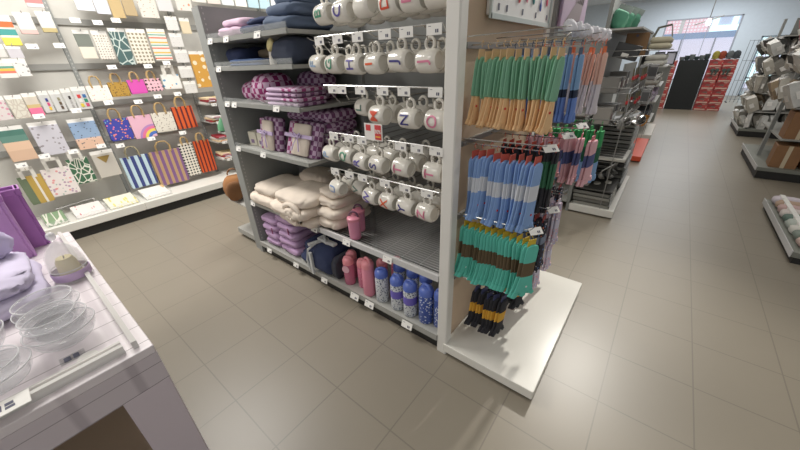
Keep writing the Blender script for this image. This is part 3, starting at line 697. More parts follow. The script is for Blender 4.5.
# ------------------------------------------------------------------ left wall fixture
BX = -5.35
def wallbay(y0, y1, label):
    u = thing('wall_shelving', label, 'shelving', (0, 0, 0))
    obj('back_panel', M().box(BX - .03, BX, y0, y1, .2, 3.0), mat('wall_panel_grey', (196, 194, 187), .6, noise=.03), u)
    g = M()
    for z in (.92, 1.32, 1.72, 2.15, 2.55): g.box(BX, BX + .02, y0 + .02, y1 - .02, z - .03, z + .03)
    obj('hook_bar', g, mat('hook_bar_grey', (146, 146, 142), .5), u)
    q = M(); q.box(BX - .005, BX + .035, y0 - .018, y0 + .018, .2, 3.0); q.m = 1
    for k in range(60): q.box(BX + .035, BX + .036, y0 - .004, y0 + .004, .5 + k * .04, .515 + k * .04)
    obj('slotted_upright', q, [GREY, MATS['slot_dark']], u)
    b = M(); b.bev(BX - .03, -4.77, y0, y1, .11, .2, .008)
    obj('base_shelf', b, mat('plinth_white', (224, 222, 214), .4), u)
    obj('kick_board', M().box(BX, -4.80, y0, y1, 0, .11), BLACK, u)
    return u
WB = [wallbay(-1.25, .87, 'pale grey wall shelving bay with gift wrap sets and craft packs, behind the white table'), wallbay(.87, 2.02, 'pale grey wall shelving bay with hanging paper bags'),
      wallbay(2.02, 3.3, 'pale grey wall shelving bay half hidden by the central shelving'), wallbay(3.3, 5.4, 'pale grey wall shelving bay seen over the central shelving')]
KR = mat('kraft_handle', (176, 146, 96), .8)
def hook(u, y, z, X=-5.13):
    m = M(); m.tube([(BX, y, z), (X + .05, y, z), (X + .065, y, z + .015)], .003, 5)
    obj('peg_hook', m, CHROME, u)
def wticket(y, z, X=-5.055):
    o = ticket(X, y, z, 'x', (-.3, 0, PI / 2), 1.15); b_ = 'craft' if y < .87 else 'paper bag'
    lv = ['lowest', 'second', 'third', 'fourth', 'top'][max(0, min(4, int((z - .7) / .38)))]
    tag(o, 'white price ticket on the %s peg row of the %s wall bay' % (lv, b_), 'price ticket', 'tickets on the %s peg row, %s bay' % (lv, b_))
def bag(y0, y1, z0, z1, m, label, hm=KR, style='cord', X=-5.13, u=None):
    w, h = y1 - y0, z1 - z0; d = .03
    t = thing('paper_bag', label, 'bag', (X, (y0 + y1) / 2, z0), 'paper bags hanging on the wall')
    b = M(); b.loft([[(-d, -w / 2 + .004, 0), (d, -w / 2 + .004, 0), (d, w / 2 - .004, 0), (-d, w / 2 - .004, 0)], [(-d, -w / 2, h * .1), (d, -w / 2, h * .1), (d, w / 2, h * .1), (-d, w / 2, h * .1)], [(-d * .4, -w / 2, h), (d * .4, -w / 2, h), (d * .4, w / 2, h), (-d * .4, w / 2, h)]])
    obj('bag_body', b, m, t)
    hw = w * .22; hh = min(.12, w * .5)
    for sx in (1, -1):
        if style == 'cord': g = M().tube([(sx * d * .5, -hw, h - .02), (sx * d * .5, -hw * 1.05, h + hh * .5), (sx * d * .3, -hw * .6, h + hh * .93), (0, 0, h + hh), (sx * d * .3, hw * .6, h + hh * .93), (sx * d * .5, hw * 1.05, h + hh * .5), (sx * d * .5, hw, h - .02)], .0085, 6)
        else:
            g = M(); x = sx * d * .45
            g.box(x - .003, x + .003, -hw - .02, -hw + .01, h - .02, h + hh); g.box(x - .003, x + .003, hw - .01, hw + .02, h - .02, h + hh); g.box(x - .003, x + .003, -hw - .02, hw + .02, h + hh - .03, h + hh)
        obj('handle', g, hm, t, 60)
    hook(WB[0] if y0 < .87 else WB[1], (y0 + y1) / 2, z1 + hh - .012, X)
    t.rotation_euler = ((R() - .5) * .04, 0, (R() - .5) * .1)
    return t
HWm = mat('white_paper_handle', (226, 222, 214), .6)
CONF = [(230, 120, 150), (240, 200, 80), (230, 230, 240), (120, 200, 200), (240, 140, 80)]
bag(.01, .19, .40, .70, stripes('leaf_and_mustard', [(0, (96, 110, 84)), (.35, (182, 150, 70)), (.62, (226, 218, 206)), (.72, (186, 152, 70))], .18, 'Y', .5), 'mustard gift bag with white band, left in the lowest bag row', HWm, 'flat')
bag(.19, .42, .43, .73, spots('pastel_floral', (232, 222, 218), (200, 160, 150), 30, .34, cols=[(224, 150, 150), (150, 170, 160), (236, 190, 150), (180, 150, 170)]), 'white gift bag with pastel flowers in the lowest wall row', HWm, 'flat')
bag(.42, .60, .51, .79, leaves('green_leaf_print', (222, 222, 208), (52, 96, 66), 20, .07), 'white gift bag with dark green leaves in the lowest wall row', HWm, 'flat')
bag(.86, 1.055, 1.36, 1.52, spots('white_confetti', (226, 222, 214), (200, 120, 130), 38, .2, cols=[(214, 140, 150), (90, 90, 90), (220, 180, 90)]), 'small white confetti paper bag left of the gold one', KR)
bag(1.06, 1.24, 1.39, 1.545, spots('gold_leopard', (168, 128, 44), (112, 84, 30), 50, .35), 'small gold leopard print paper bag in the upper bag row', KR)
bag(1.255, 1.42, 1.405, 1.56, mat('magenta_paper', (206, 70, 164), .5), 'small plain magenta paper bag in the upper bag row', KR)
bag(1.43, 1.595, 1.42, 1.565, spots('pink_hearts', (228, 176, 188), (60, 40, 50), 26, .3, .3), 'small pink paper bag with dark hearts in the upper bag row', KR)
bag(1.615, 1.82, 1.43, 1.60, spots('white_animals', (228, 226, 220), (90, 150, 170), 24, .3, cols=[(90, 150, 190), (226, 150, 60), (90, 160, 100), (228, 226, 220)]), 'small white paper bag with coloured animals in the upper bag row', HWm, 'flat')
bag(.885, 1.11, .91, 1.155, spots('blue_sprinkles', (54, 60, 156), (230, 120, 150), 34, .3, cols=CONF), 'deep blue paper bag with coloured sprinkles', KR)
def rainbow(nt):
    v = N(nt, 'ShaderNodeVectorMath', operation='DISTANCE')
    mp = N(nt, 'ShaderNodeMapping'); mp.inputs['Scale'].default_value = (0, 1, 1); nt.links.new(coord(nt), mp.inputs[0])
    nt.links.new(mp.outputs[0], v.inputs[0]); v.inputs[1].default_value = (0, .1, -.02)
    return ramp(nt, v.outputs['Value'], [(0, (226, 180, 200)), (.05, (70, 110, 190)), (.085, (235, 210, 90)), (.115, (226, 110, 150)), (.145, (180, 130, 190)), (.17, (228, 176, 196))])
bag(1.12, 1.355, .895, 1.16, mat('pink_rainbow', build=rainbow), 'pink paper bag with a rainbow arc', KR)
bag(1.365, 1.60, .93, 1.165, spots('cream_speckle', (222, 216, 202), (110, 80, 70), 46, .24), 'cream speckled paper bag beside the rainbow bag', KR)
OR = [(0, (214, 84, 32)), (.6, (92, 22, 26))]
bag(1.61, 1.86, .93, 1.21, stripes('orange_stripes', OR, .058), 'orange and maroon striped paper bag beside the speckled bag', KR)
bag(.885, 1.17, .31, .70, stripes('navy_stripes', [(0, (190, 214, 224)), (.5, (50, 62, 124))], .078), 'navy and pale blue striped paper bag in the lowest bag row', mat('grey_cord', (150, 140, 110), .8))
bag(1.19, 1.54, .25, .70, stripes('purple_stripes', [(0, (122, 84, 132)), (.52, (182, 148, 106))], .073), 'large purple and tan striped paper bag', KR)
bag(1.55, 1.72, .29, .74, spots('black_dots', (226, 220, 206), (30, 28, 28), 26, .3, 0), 'cream paper bag with black dots behind the orange striped one', KR)
bag(1.735, 1.94, .29, .74, stripes('orange_stripes2', OR, .05, off=.3), 'tall orange and maroon striped paper bag in the lowest row', KR)
CLEAR = mat('clear_film', (240, 240, 240), .2, alpha=.35)
def pack(name, cat, y0, y1, z0, z1, m, label, hdr_=True, X=-5.13, d=.012, group=None, u=None, extra=None, hz=.035):
    w, h = y1 - y0, z1 - z0
    t = thing(name, label, cat, (X, (y0 + y1) / 2, z0), group)
    top = h - (hz if hdr_ else 0)
    obj('pack_body', M().bev(-d, d, -w / 2, w / 2, 0, top, .004), m, t)
    if hdr_: obj('header_card', M().box(-d * .6, d * .6, -w / 2, w / 2, top, h), PAPERW, t)
    if extra: extra(t, w, h)
    b = WB[0] if y0 < .87 else (WB[1] if y0 < 2.0 else WB[2])
    hook(b, (y0 + y1) / 2, z1 - .008, X)
    t.rotation_euler = (0, (R() - .5) * .06, (R() - .5) * .1)
    return t
def colpanel(cols, rows_=None):
    def f(t, w, h):
        n = len(cols)
        for i, c in enumerate(cols):
            y = -w * .28 if i % 2 == 0 and n > 3 else (w * .02 if n <= 3 else w * .1)
            zz = h * .12 + (i // (2 if n > 3 else 1)) * h * .2
            g = M().box(.012, .016, y, y + w * .24, zz, zz + h * .15)
            obj('colour_swatch', g, mat('swatch_%d_%d_%d' % c, c, .5), t)
    return f
bandm = lambda n, st, h, const=True: bands(n, st, 0, h, 'Z', const)
pack('craft_paper_pack', 'pack', .70, .82, 2.24, 2.37, bandm('red_yellow_bands', [(0, (214, 206, 206)), (.25, (226, 120, 120)), (.5, (244, 170, 60))], .13), 'red and yellow craft pack at the top left of the wall')
for k, (y0, y1, z0, z1, c, l) in enumerate(((.57, .69, 2.01, 2.19, (206, 170, 164), 'clear pouch with a pinkish base hanging in the upper left wall'), (.73, .84, 2.03, 2.21, (176, 160, 110), 'clear pouch with a mustard base hanging in the upper left wall'))):
    pack('clear_pouch', 'pack', y0, y1, z0, z1, bandm('pouch_%d' % k, [(0, c), (.25, (206, 204, 198))], .15), l)
pack('coloured_paper_pack', 'pack', .42, .54, 1.91, 2.16, bandm('colour_strips', [(0, (226, 206, 80)), (.3, (228, 220, 200)), (.38, (60, 146, 140)), (.62, (222, 214, 200)), (.68, (226, 100, 50)), (.9, (220, 220, 220))], .22), 'pack of yellow, teal and orange paper at the left edge')
pack('sticker_pack', 'pack', .30, .40, 1.81, 1.92, mat('clearish_pack', (206, 204, 200), .3), 'small whitish sticker pack at the left edge of the wall')
pack('sticker_pack', 'pack', .41, .51, 1.80, 1.92, mat('clearish_lilac', (196, 192, 198), .3), 'small greyish sticker pack under the coloured paper pack')
pack('clay_pack', 'pack', .28, .40, 1.63, 1.80, bandm('clay_bands', [(0, (220, 216, 210)), (.3, (236, 110, 90)), (.45, (236, 180, 70)), (.6, (90, 150, 130)), (.75, (222, 218, 212))], .14), 'white card with coral and yellow clay pieces at the left edge')
pack('bead_pack', 'pack', .40, .50, 1.64, 1.80, spots('bead_card', (224, 222, 218), (150, 148, 146), 30, .3), 'white hanging card with grey beads right of the clay pack')
pack('card_set', 'pack', .10, .22, 1.26, 1.48, spots('pink_print', (214, 204, 202), (206, 140, 160), 26, .3), 'whitish card set with pink print in the craft row')
pack('card_set', 'pack', .23, .345, 1.26, 1.48, leaves('cream_foliage', (196, 186, 172), (214, 210, 196), 26, .08), 'cream card set with foliage print in the craft row')
pack('envelope_set', 'pack', .35, .45, 1.27, 1.49, bandm('pink_envelope_bands', [(0, (232, 110, 150)), (.42, (200, 176, 120)), (.6, (206, 196, 180))], .185), 'card set with a pink envelope in the craft row')
pack('paint_set', 'pack', .46, .54, 1.29, 1.50, mat('clear_tray', (206, 206, 204), .3), 'craft set with a row of blue, pink and yellow paint pots', extra=colpanel([(236, 190, 60), (206, 70, 120), (50, 60, 130), (60, 110, 110), (40, 50, 120)][:3]))
pack('paint_set', 'pack', .55, .635, 1.29, 1.50, mat('clear_tray'), 'craft set with brown and olive pieces in the craft row', extra=colpanel([(90, 74, 60), (100, 84, 66), (140, 136, 110)]))
pack('paint_set', 'pack', .645, .72, 1.29, 1.51, mat('clear_tray'), 'craft set with grey and black pieces in the craft row', extra=colpanel([(160, 158, 156), (170, 168, 166), (50, 44, 44)]))
pack('paint_set', 'pack', .73, .85, 1.29, 1.52, mat('clear_tray'), 'craft set with red, green, yellow and blue pieces in two columns', extra=colpanel([(214, 190, 60), (200, 70, 110), (226, 224, 218), (40, 130, 100), (206, 60, 60), (50, 100, 160)]))
def hdrdots(nt): return ramp(nt, coord(nt, 'Z', 1 / .3, 0), [(0, (226, 186, 160)), (.34, (232, 196, 176)), (.4, (142, 168, 200)), (.7, (140, 166, 200))])
pack('gift_wrap_set', 'gift wrap', .05, .24, .86, 1.20, bandm('leaf_peach', [(0, (214, 178, 150)), (.35, (226, 190, 160)), (.62, (92, 134, 122)), (.82, (70, 116, 104))], .305), 'gift wrap set, teal leaf print over peach, left edge of the wall')
pack('gift_wrap_set', 'gift wrap', .28, .50, .87, 1.21, spots('lavender_dots', (206, 204, 214), (150, 144, 150), 24, .25), 'gift wrap set in lavender and white with grey dots')
pack('gift_wrap_set', 'gift wrap', .58, .81, .87, 1.20, spots('blue_peach_dots', (140, 166, 200), (70, 80, 96), 34, .22, base=hdrdots), 'gift wrap set, blue dotted top over peach')
tri = lambda t, w, h: obj('gold_flap', M().add([(.0135, -w * .3, h * .8), (.0135, w * .3, h * .8), (.0135, 0, h * .52)], [(0, 1, 2)]), mat('gold_paper', (150, 124, 66), .4), t)
pack('envelope_pack', 'envelopes', .64, .85, .52, .83, mat('pale_envelope', (196, 190, 180), .5), 'pale envelope pack with a gold triangular flap', extra=tri)
pack('note_pad', 'pad', 1.07, 1.22, 2.24, 2.48, mat('white_pad', (222, 222, 226), .5), 'white pad with bluish edge at the top of the bag bay', hdr_=False)
pack('note_pad', 'pad', 1.23, 1.35, 2.22, 2.48, bandm('pad_yellow_top', [(0, (214, 214, 226)), (.72, (226, 214, 110))], .26), 'white pad with a yellow top at the top of the bag bay', hdr_=False)
pack('kraft_pack', 'pack', 1.36, 1.475, 2.19, 2.47, mat('kraft_paper_a', (190, 164, 116), .7, noise=.06), 'speckled kraft paper pack at the top of the bag bay')
pack('kraft_pack', 'pack', 1.485, 1.60, 2.22, 2.48, mat('kraft_paper_b', (176, 154, 116), .7), 'plain kraft paper pack right of the speckled kraft pack')
pack('gift_wrap_set', 'gift wrap', 1.64, 1.82, 2.21, 2.5, spots('cream_sprinkle', (218, 212, 202), (150, 120, 90), 40, .2), 'cream sprinkled wrap set at the top of the bag bay')
pack('greeting_card', 'card', 1.84, 2.0, 2.29, 2.5, mat('plain_card', (214, 212, 212), .5), 'plain whitish card at the top right of the bag bay')
pack('greeting_card', 'card', 2.05, 2.23, 2.31, 2.52, spots('animal_card', (226, 222, 214), (120, 150, 90), 20, .3, cols=[(226, 140, 90), (130, 160, 100), (226, 222, 214)]), 'white card with orange and green drawing at the top right')
pack('gift_wrap_set', 'gift wrap', .95, 1.08, 1.79, 2.06, bandm('bw_over_cream', [(0, (220, 212, 196)), (.48, (110, 116, 108))], .235), 'gift wrap set, grey leaf print over cream')
pack('gift_wrap_set', 'gift wrap', 1.10, 1.235, 1.78, 2.06, spots('tan_dots', (220, 214, 204), (130, 116, 104), 40, .25, .2), 'gift wrap set, fine dots on cream')
pack('gift_wrap_set', 'gift wrap', 1.255, 1.41, 1.72, 2.09, leaves('teal_leaf_large', (190, 202, 196), (64, 92, 92), 13, .05), 'gift wrap set with large teal leaves')
pack('gift_wrap_set', 'gift wrap', 1.42, 1.61, 1.73, 2.09, spots('olive_circles', (224, 218, 204), (134, 124, 100), 26, .3, 0), 'gift wrap set with olive circles on cream')
pack('gift_wrap_set', 'gift wrap', 1.635, 1.82, 1.76, 2.1, stripes('multi_stripes', [(0, (226, 222, 212)), (.15, (222, 110, 80)), (.28, (228, 222, 214)), (.45, (80, 160, 140)), (.55, (222, 224, 216)), (.7, (230, 180, 80)), (.85, (226, 222, 212))], .11, 'Z'), 'gift wrap set with red, yellow and green stripes')
for k, (y0, y1, z0, z1) in enumerate(((1.87, 2.0, 2.09, 2.24), (1.86, 2.0, 1.91, 2.06), (1.86, 2.01, 1.73, 1.88), (1.85, 2.01, 1.55, 1.69), (1.85, 2.0, 1.36, 1.51))):
    pack('greeting_card', 'card', y0, y1, z0, z1, spots('script_card_%d' % k, (222, 220, 216), (170, 168, 166), 50, .16), 'white wedding style card in the column above the shelves, %s' % ['topmost', 'second from the top', 'in the middle', 'second from the bottom', 'lowest'][k])
pack('greeting_card', 'card', 2.03, 2.14, 2.06, 2.23, mat('cream_card', (222, 206, 174), .5), 'small cream card beside the white card column')
pack('amber_garland', 'decoration', 2.03, 2.21, 1.42, 1.86, spots('amber_panel', (206, 150, 60), (236, 222, 190), 12, .35), 'amber and white hanging panel beside the grey end panel', d=.02)
for y, z in ((.59, 1.88), (.79, 1.89), (.39, 1.25), (.69, 1.27), (.28, .86), (.51, .86), (.76, .87), (.09, .81)): wticket(y, z + .02)
for y, z in ((1.0, 2.14), (1.18, 2.13), (1.35, 2.16), (.99, 1.34), (1.15, 1.70), (1.50, 1.70), (1.71, 1.73), (1.49, 1.36), (1.72, 1.37), (1.26, .88), (1.27, 1.32), (1.63, .89), (.93, .86)): wticket(y, z)
# stationery shelves right of the bags
PC = [(226, 222, 216), (206, 180, 120), (190, 110, 60), (150, 40, 50), (60, 90, 80), (214, 210, 220), (226, 200, 160), (90, 80, 100), (200, 150, 160)]
for s_, z in enumerate((1.215, .975, .70, .45)):
    o = obj('shelf', M().box(BX, -4.93, 1.99 - .0, 3.25, z - .012, z), GREYL, WB[2])
    for k in range(9):
        y = 2.02 + (k % 3) * .16; zz = z + .028 * (k // 3)
        c = PC[(k * 4 + s_ * 3) % 9]
        t = thing('stationery_pack', 'flat stationery pack stacked on the %s small shelf beside the striped bags' % ['top', 'second', 'third', 'lowest'][s_], 'pack', (-5.07 + (R() - .5) * .04, y + .06, zz), 'stationery packs on the %s small shelf' % ['top', 'second', 'third', 'lowest'][s_])
        obj('pack_body', M().bev(-.13, .13, -.07, .07, 0, .024, .004), mat('pack_%d_%d_%d' % c, c, .4), t); obj('pack_label', M().box(.131, .133, -.04, .04, .005, .019), mat('pack_%d_%d_%d' % PC[(k + 2) % 9], PC[(k + 2) % 9], .5), t)
        t.rotation_euler = (0, 0, (R() - .5) * .3)
    for y in (2.08, 2.3):
        o = ticket(-4.925, y, z - .01, 'x', (0, 0, PI / 2)); tag(o, 'white price ticket on the edge of the small stationery shelves', 'price ticket', 'tickets on the stationery shelves')
# cards far behind, seen above the central shelving
CC = [(232, 228, 220), (226, 214, 206), (222, 226, 228), (236, 232, 226)]
for r_ in range(2):
    for k in range(13):
        y = 2.35 + k * .19; z = 2.42 + r_ * .2
        if y > 5.2: continue
        c = (176, 206, 216) if k in (4, 5) else CC[(k + r_) % 4]
        nm = 'card_p_%d_%d' % (c[0], (k * 3 + r_) % 4)
        t = thing('greeting_card', 'pale greeting card on the wall high behind the central shelving' if k not in (4, 5) else 'light blue greeting card high behind the central shelving', 'card', (-5.15, y, z), 'pale cards high on the wall' if k not in (4, 5) else 'light blue cards high on the wall')
        obj('card_face', M().bev(-.01, .01, -.085, .085, 0, .17, .004), spots(nm, c, (180, 150, 120), 24, .16, cols=[(206, 150, 100), (120, 140, 150), (190, 170, 140)]), t)
        hook(WB[3] if y > 3.3 else WB[2], y, z + .165, -5.15)
# flat packs on the white base shelf
def tray_item(y0, y1, m, label, x0=-5.12, x1=-4.83, lift=.0):
    t = thing('card_pack', label, 'pack', ((x0 + x1) / 2, (y0 + y1) / 2, .2))
    w, l = (y1 - y0) / 2, (x1 - x0) / 2
    rot = Matrix.Rotation(.22, 3, 'Y')
    obj('printed_pack', M().box(-l, l, -w, w, .03, .045, rot=rot, piv=(0, 0, .03)), m, t)
    f = M(); f.box(-l - .01, l + .01, -w - .008, -w - .004, 0, .09); f.box(-l - .01, l + .01, w + .004, w + .008, 0, .09); f.box(l + .006, l + .01, -w - .004, w + .004, 0, .05)
    obj('acrylic_tray', f, ACRYL, t)
tray_item(.02, .19, leaves('green_card_leaf', (214, 212, 200), (120, 146, 112), 20, .08), 'green leaf card pack in a clear tray on the white base shelf')
tray_item(.26, .52, spots('red_stamp', (226, 220, 216), (196, 110, 120), 30, .2), 'white card pack with small red figures on the white base shelf')
tray_item(.56, .84, spots('yellow_wheat', (230, 226, 206), (220, 206, 110), 30, .32), 'white card pack with yellow pattern on the white base shelf')
tray_item(.92, 1.2, spots('rainbow_card', (230, 226, 218), (206, 170, 120), 12, .25), 'white card pack with a small rainbow on the white base shelf')
bt = thing('display_bar', 'thin silver rod lying on the base shelf behind the card packs', 'rod', (-5.14, .3, .29)); obj('rod', M().tube([(0, -.15, 0), (0, .2, .02)], .006, 6), CHROME, bt); obj('rod_foot', M().box(-.01, .01, -.15, -.13, -.09, 0).box(-.01, .01, .18, .2, -.09, .02), CHROME, bt)

# ------------------------------------------------------------------ white table in the foreground
def tabprint(name, bg, line, soft, ax, size, o, bx, bsize):
    def b(nt):
        def near(axis, sz, off, w):
            f = N(nt, 'ShaderNodeMath', operation='FRACT'); nt.links.new(coord(nt, axis, 1 / sz, -off / sz + 50.5), f.inputs[0])
            d = N(nt, 'ShaderNodeMath', operation='SUBTRACT'); nt.links.new(f.outputs[0], d.inputs[0]); d.inputs[1].default_value = .5
            a = N(nt, 'ShaderNodeMath', operation='ABSOLUTE'); nt.links.new(d.outputs[0], a.inputs[0])
            r = N(nt, 'ShaderNodeMapRange'); nt.links.new(a.outputs[0], r.inputs[0]); r.inputs[1].default_value = w[0]; r.inputs[2].default_value = w[1]; r.inputs[3].default_value = 1; r.inputs[4].default_value = 0
            return r.outputs[0]
        m1 = N(nt, 'ShaderNodeMix', data_type='RGBA'); nt.links.new(near(bx, bsize, .0, (.05, .12)), m1.inputs[0]); m1.inputs[6].default_value = lin(bg); m1.inputs[7].default_value = lin(soft)
        m2 = N(nt, 'ShaderNodeMix', data_type='RGBA'); nt.links.new(near(ax, size, o, (.010, .016)), m2.inputs[0]); nt.links.new(m1.outputs[2], m2.inputs[6]); m2.inputs[7].default_value = lin(line)
        return m2.outputs[2]
    return mat(name, build=b, rough=.35)
TW = tabprint('table_tile_print', (228, 220, 224), (120, 108, 114), (214, 205, 210), 'X', .105, -1.165, 'Y', .15)
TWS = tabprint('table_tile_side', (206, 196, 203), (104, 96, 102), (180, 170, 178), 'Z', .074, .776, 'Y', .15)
tb = thing('display_table', 'white tiled display table with glassware in the foreground', 'table', (0, 0, 0))
TX0, TX1, TY0, TY1, TZ = -2.5, -1.122, -1.4, .075, .85
obj('table_top', M().bev(TX0, TX1, TY0, TY1, TZ - .03, TZ, .004), TW, tb)
obj('apron', M().box(TX1 - .03, TX1, TY0, TY1, TZ - .15, TZ - .03).box(TX0, TX1 - .03, TY1 - .03, TY1, TZ - .15, TZ - .03).box(TX0, TX0 + .03, TY0, TY1 - .03, TZ - .15, TZ - .03), TWS, tb)
for x in (TX1 - .15, TX0):
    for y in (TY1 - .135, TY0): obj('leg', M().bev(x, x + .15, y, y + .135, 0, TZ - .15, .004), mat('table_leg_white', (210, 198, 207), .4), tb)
obj('lower_board', M().box(TX0 + .05, TX1 - .06, TY0 + .05, TY1 - .06, .28, .30), mat('table_board_brown', (142, 124, 104), .6), tb)
rim = M()
rim.box(TX1 - .05, TX1 - .035, -1.2, .01, TZ, TZ + .028); rim.box(TX1 - .085, TX1 - .075, -1.2, .01, TZ, TZ + .02); rim.box(TX0 + .05, TX1 - .03, .03, .045, TZ, TZ + .028)
at_ = obj('display_tray', rim, mat('tray_clear_edge', (236, 234, 230), .1, alpha=.75)); tag(at_, 'clear raised tray rim running along the white table edges', 'tray')
# glass bowls and cloche
def bowl(x, y, z, r, h, label, up=True, rot=(0, 0, 0)):
    t = thing('glass_bowl', label, 'bowl', (x, y, z), 'clear glass bowls on the white table')
    prof = []
    for k in range(9):
        a = PI / 2 * k / 8; prof.append((max(.001, r * math.sin(a)), h * (1 - math.cos(a))))
    inner = [(max(.001, p[0] - .004), p[1] + .004 * (1 - i / 8)) for i, p in enumerate(prof)][::-1]
    obj('bowl_wall', M().lathe(prof + [(r + .003, h + .003)] + inner, n=32), GLASS, t, 60)
    obj('rim', M().tube([((r + .001) * math.cos(a), (r + .001) * math.sin(a), h + .003) for a in [2 * PI * k / 32 for k in range(32)]], .0022, 6, closed=True), GLR, t, 60)
    obj('highlight_ring', M().tube([(r * .8 * math.cos(a), r * .8 * math.sin(a), h * .42) for a in [2 * PI * k / 32 for k in range(32)]], .0014, 6, closed=True), GLR, t, 60)  # white ring imitates a highlight arc on the bowl wall
    t.rotation_euler = rot
def torus(c, r, rr, n=28): return M().tube([(c[0] + r * math.cos(a), c[1] + r * math.sin(a), c[2]) for a in [2 * PI * k / n for k in range(n)]], rr, 6, closed=True)
for x, y, z, r, h, l in ((-1.36, -.09, .85, .085, .075, 'glass bowl nearest the table corner'), (-1.36, -.09, .885, .075, .07, 'glass bowl nested in the corner bowl'), (-1.37, -.10, .915, .065, .06, 'small glass bowl on top of the corner stack'), (-1.53, -.10, .85, .085, .075, 'glass bowl between the corner bowls and the cloche'), (-1.53, -.10, .885, .075, .07, 'glass bowl nested in the middle bowl'),
                      (-1.50, -.30, .85, .10, .09, 'wide glass bowl next to the lilac throw'), (-1.50, -.30, .895, .09, .08, 'glass bowl nested in the wide bowl by the throw'), (-1.29, -.25, .85, .085, .07, 'small glass bowl above the rectangular price card'), (-1.29, -.25, .88, .07, .065, 'glass bowl nested above the rectangular price card')):
    bowl(x, y, z, r, h, l)
cl_ = thing('glass_cloche', 'glass cloche with a lilac ribbon over a pale yellow candle', 'cloche', (-1.86, .0, .85))
obj('base_plate', M().lathe([(.001, 0), (.062, 0), (.066, .005), (.062, .012), (.001, .012)], n=28), GLASS, cl_, 45)
dome = [(.058, .012), (.061, .04), (.062, .08), (.056, .12), (.04, .15), (.018, .172), (.008, .185)]
obj('dome', M().lathe(dome + [(p[0] - .003 if p[0] > .01 else .001, p[1] - .003) for p in dome[::-1]], n=28), GLASS, cl_, 60)
obj('knob', M().soft((0, 0, .205), (.03, .03, .036), p=1, nu=14, nv=10), GLR, cl_, 80)
obj('dome_rim', M().tube([(.06 * math.cos(a), .06 * math.sin(a), .058) for a in [2 * PI * k / 28 for k in range(28)]], .002, 6, closed=True), GLR, cl_, 60)
rbm = M(); rbm.lathe([(.0605, .012), (.0635, .014), (.0645, .045), (.0615, .048)], n=28); obj('ribbon_band', rbm, mat('lilac_satin', (210, 184, 224), .4), cl_, 60)
cn = thing('pillar_candle', 'pale yellow pillar candle inside the glass cloche', 'candle', (-1.86, .0, .864)); obj('wax', M().lathe([(.001, 0), (.036, 0), (.038, .01), (.034, .07), (.026, .09), (.001, .084)], n=20), mat('pale_wax', (228, 214, 160), .6), cn, 45); obj('wick', M().tube([(0, 0, .08), (0, .002, .098)], .002, 5), INK, cn)
# price cards on the table
pc = thing('price_card', 'round white card with dark print beside the corner bowls', 'card', (-1.235, -.07, .85)); obj('card', M().lathe([(.001, .001), (.026, .001), (.026, .003), (.001, .003)], n=20), PAPERW, pc)
pc.rotation_euler = (0, 0, 0)
pc = thing('price_card', 'clear card with black figures on the tray rim at the left', 'card', (-1.155, -.235, .879)); obj('card', M().box(-.03, .03, -.055, .04, 0, .003), PAPERW, pc)
obj('print', M().box(-.012, .012, -.03, -.012, .003, .004).box(-.012, .0, -.006, .01, .003, .004).box(.004, .014, -.006, .012, .003, .004), INK, pc)
pc = thing('price_card', 'tiny dark printed label lying in front of the corner bowl', 'card', (-1.275, -.10, .85)); obj('card', M().box(-.02, .02, -.03, .03, 0, .002), ACRYL, pc); obj('print', M().box(-.012, .012, -.02, -.004, .002, .003).box(-.012, .012, .002, .016, .002, .003), INK, pc)
# purple felt boxes, lilac plush
FELT = mat('purple_felt', (194, 146, 204), .95, noise=.06); FELTD = mat('dark_purple_felt', (172, 116, 184), .95, noise=.08)
def feltbox(x0, x1, y0, y1, z0, z1, m, label):
    t = thing('felt_basket', label, 'basket', ((x0 + x1) / 2, (y0 + y1) / 2, z0)); a, b, h = (x1 - x0) / 2, (y1 - y0) / 2, z1 - z0
    g = M(); g.bev(-a, a, -b, -b + .012, 0, h, .004); g.bev(-a, a, b - .012, b, 0, h, .004); g.bev(-a, -a + .012, -b + .012, b - .012, 0, h, .004); g.bev(a - .012, a, -b + .012, b - .012, 0, h, .004); g.box(-a + .012, a - .012, -b + .012, b - .012, 0, .01)
    obj('felt_walls', g, m, t); obj('folded_rim', M().bev(-a - .004, a + .004, b - .016, b + .004, h - .03, h, .003).bev(a - .016, a + .004, -b, b - .016, h - .03, h, .003), FELTD, t)
feltbox(-2.38, -2.27, -.55, -.075, .85, 1.17, FELT, 'purple felt basket standing on the table, nearer one')
feltbox(-2.49, -2.39, -.55, -.01, .85, 1.16, FELTD, 'darker purple felt basket behind the nearer one')
PL = mat('lilac_plush', (204, 196, 222), 1, noise=.1)
t = thing('plush_throw', 'lilac fluffy throw heaped on the table left of the cloche', 'throw', (-1.9, -.325, .85)); obj('plush_fold', M().rumple((0, 0, .04), (.5, .5, .09), p=.4, amp=.012, freq=16, nu=60, nv=24, seed=8), PL, t, 70); obj('plush_fold', M().rumple((-.01, .0, .1), (.46, .46, .07), p=.5, amp=.014, freq=16, nu=60, nv=20, seed=9), PL, t, 70)
t = thing('plush_ball', 'small fluffy lilac pompom in front of the purple baskets', 'pompom', (-2.03, -.19, .975)); obj('pompom', M().rumple((0, 0, .06), (.13, .17, .13), p=1, amp=.008, freq=30, nu=40, nv=20, seed=10), mat('pale_plush', (196, 186, 222), 1, noise=.12), t, 70)

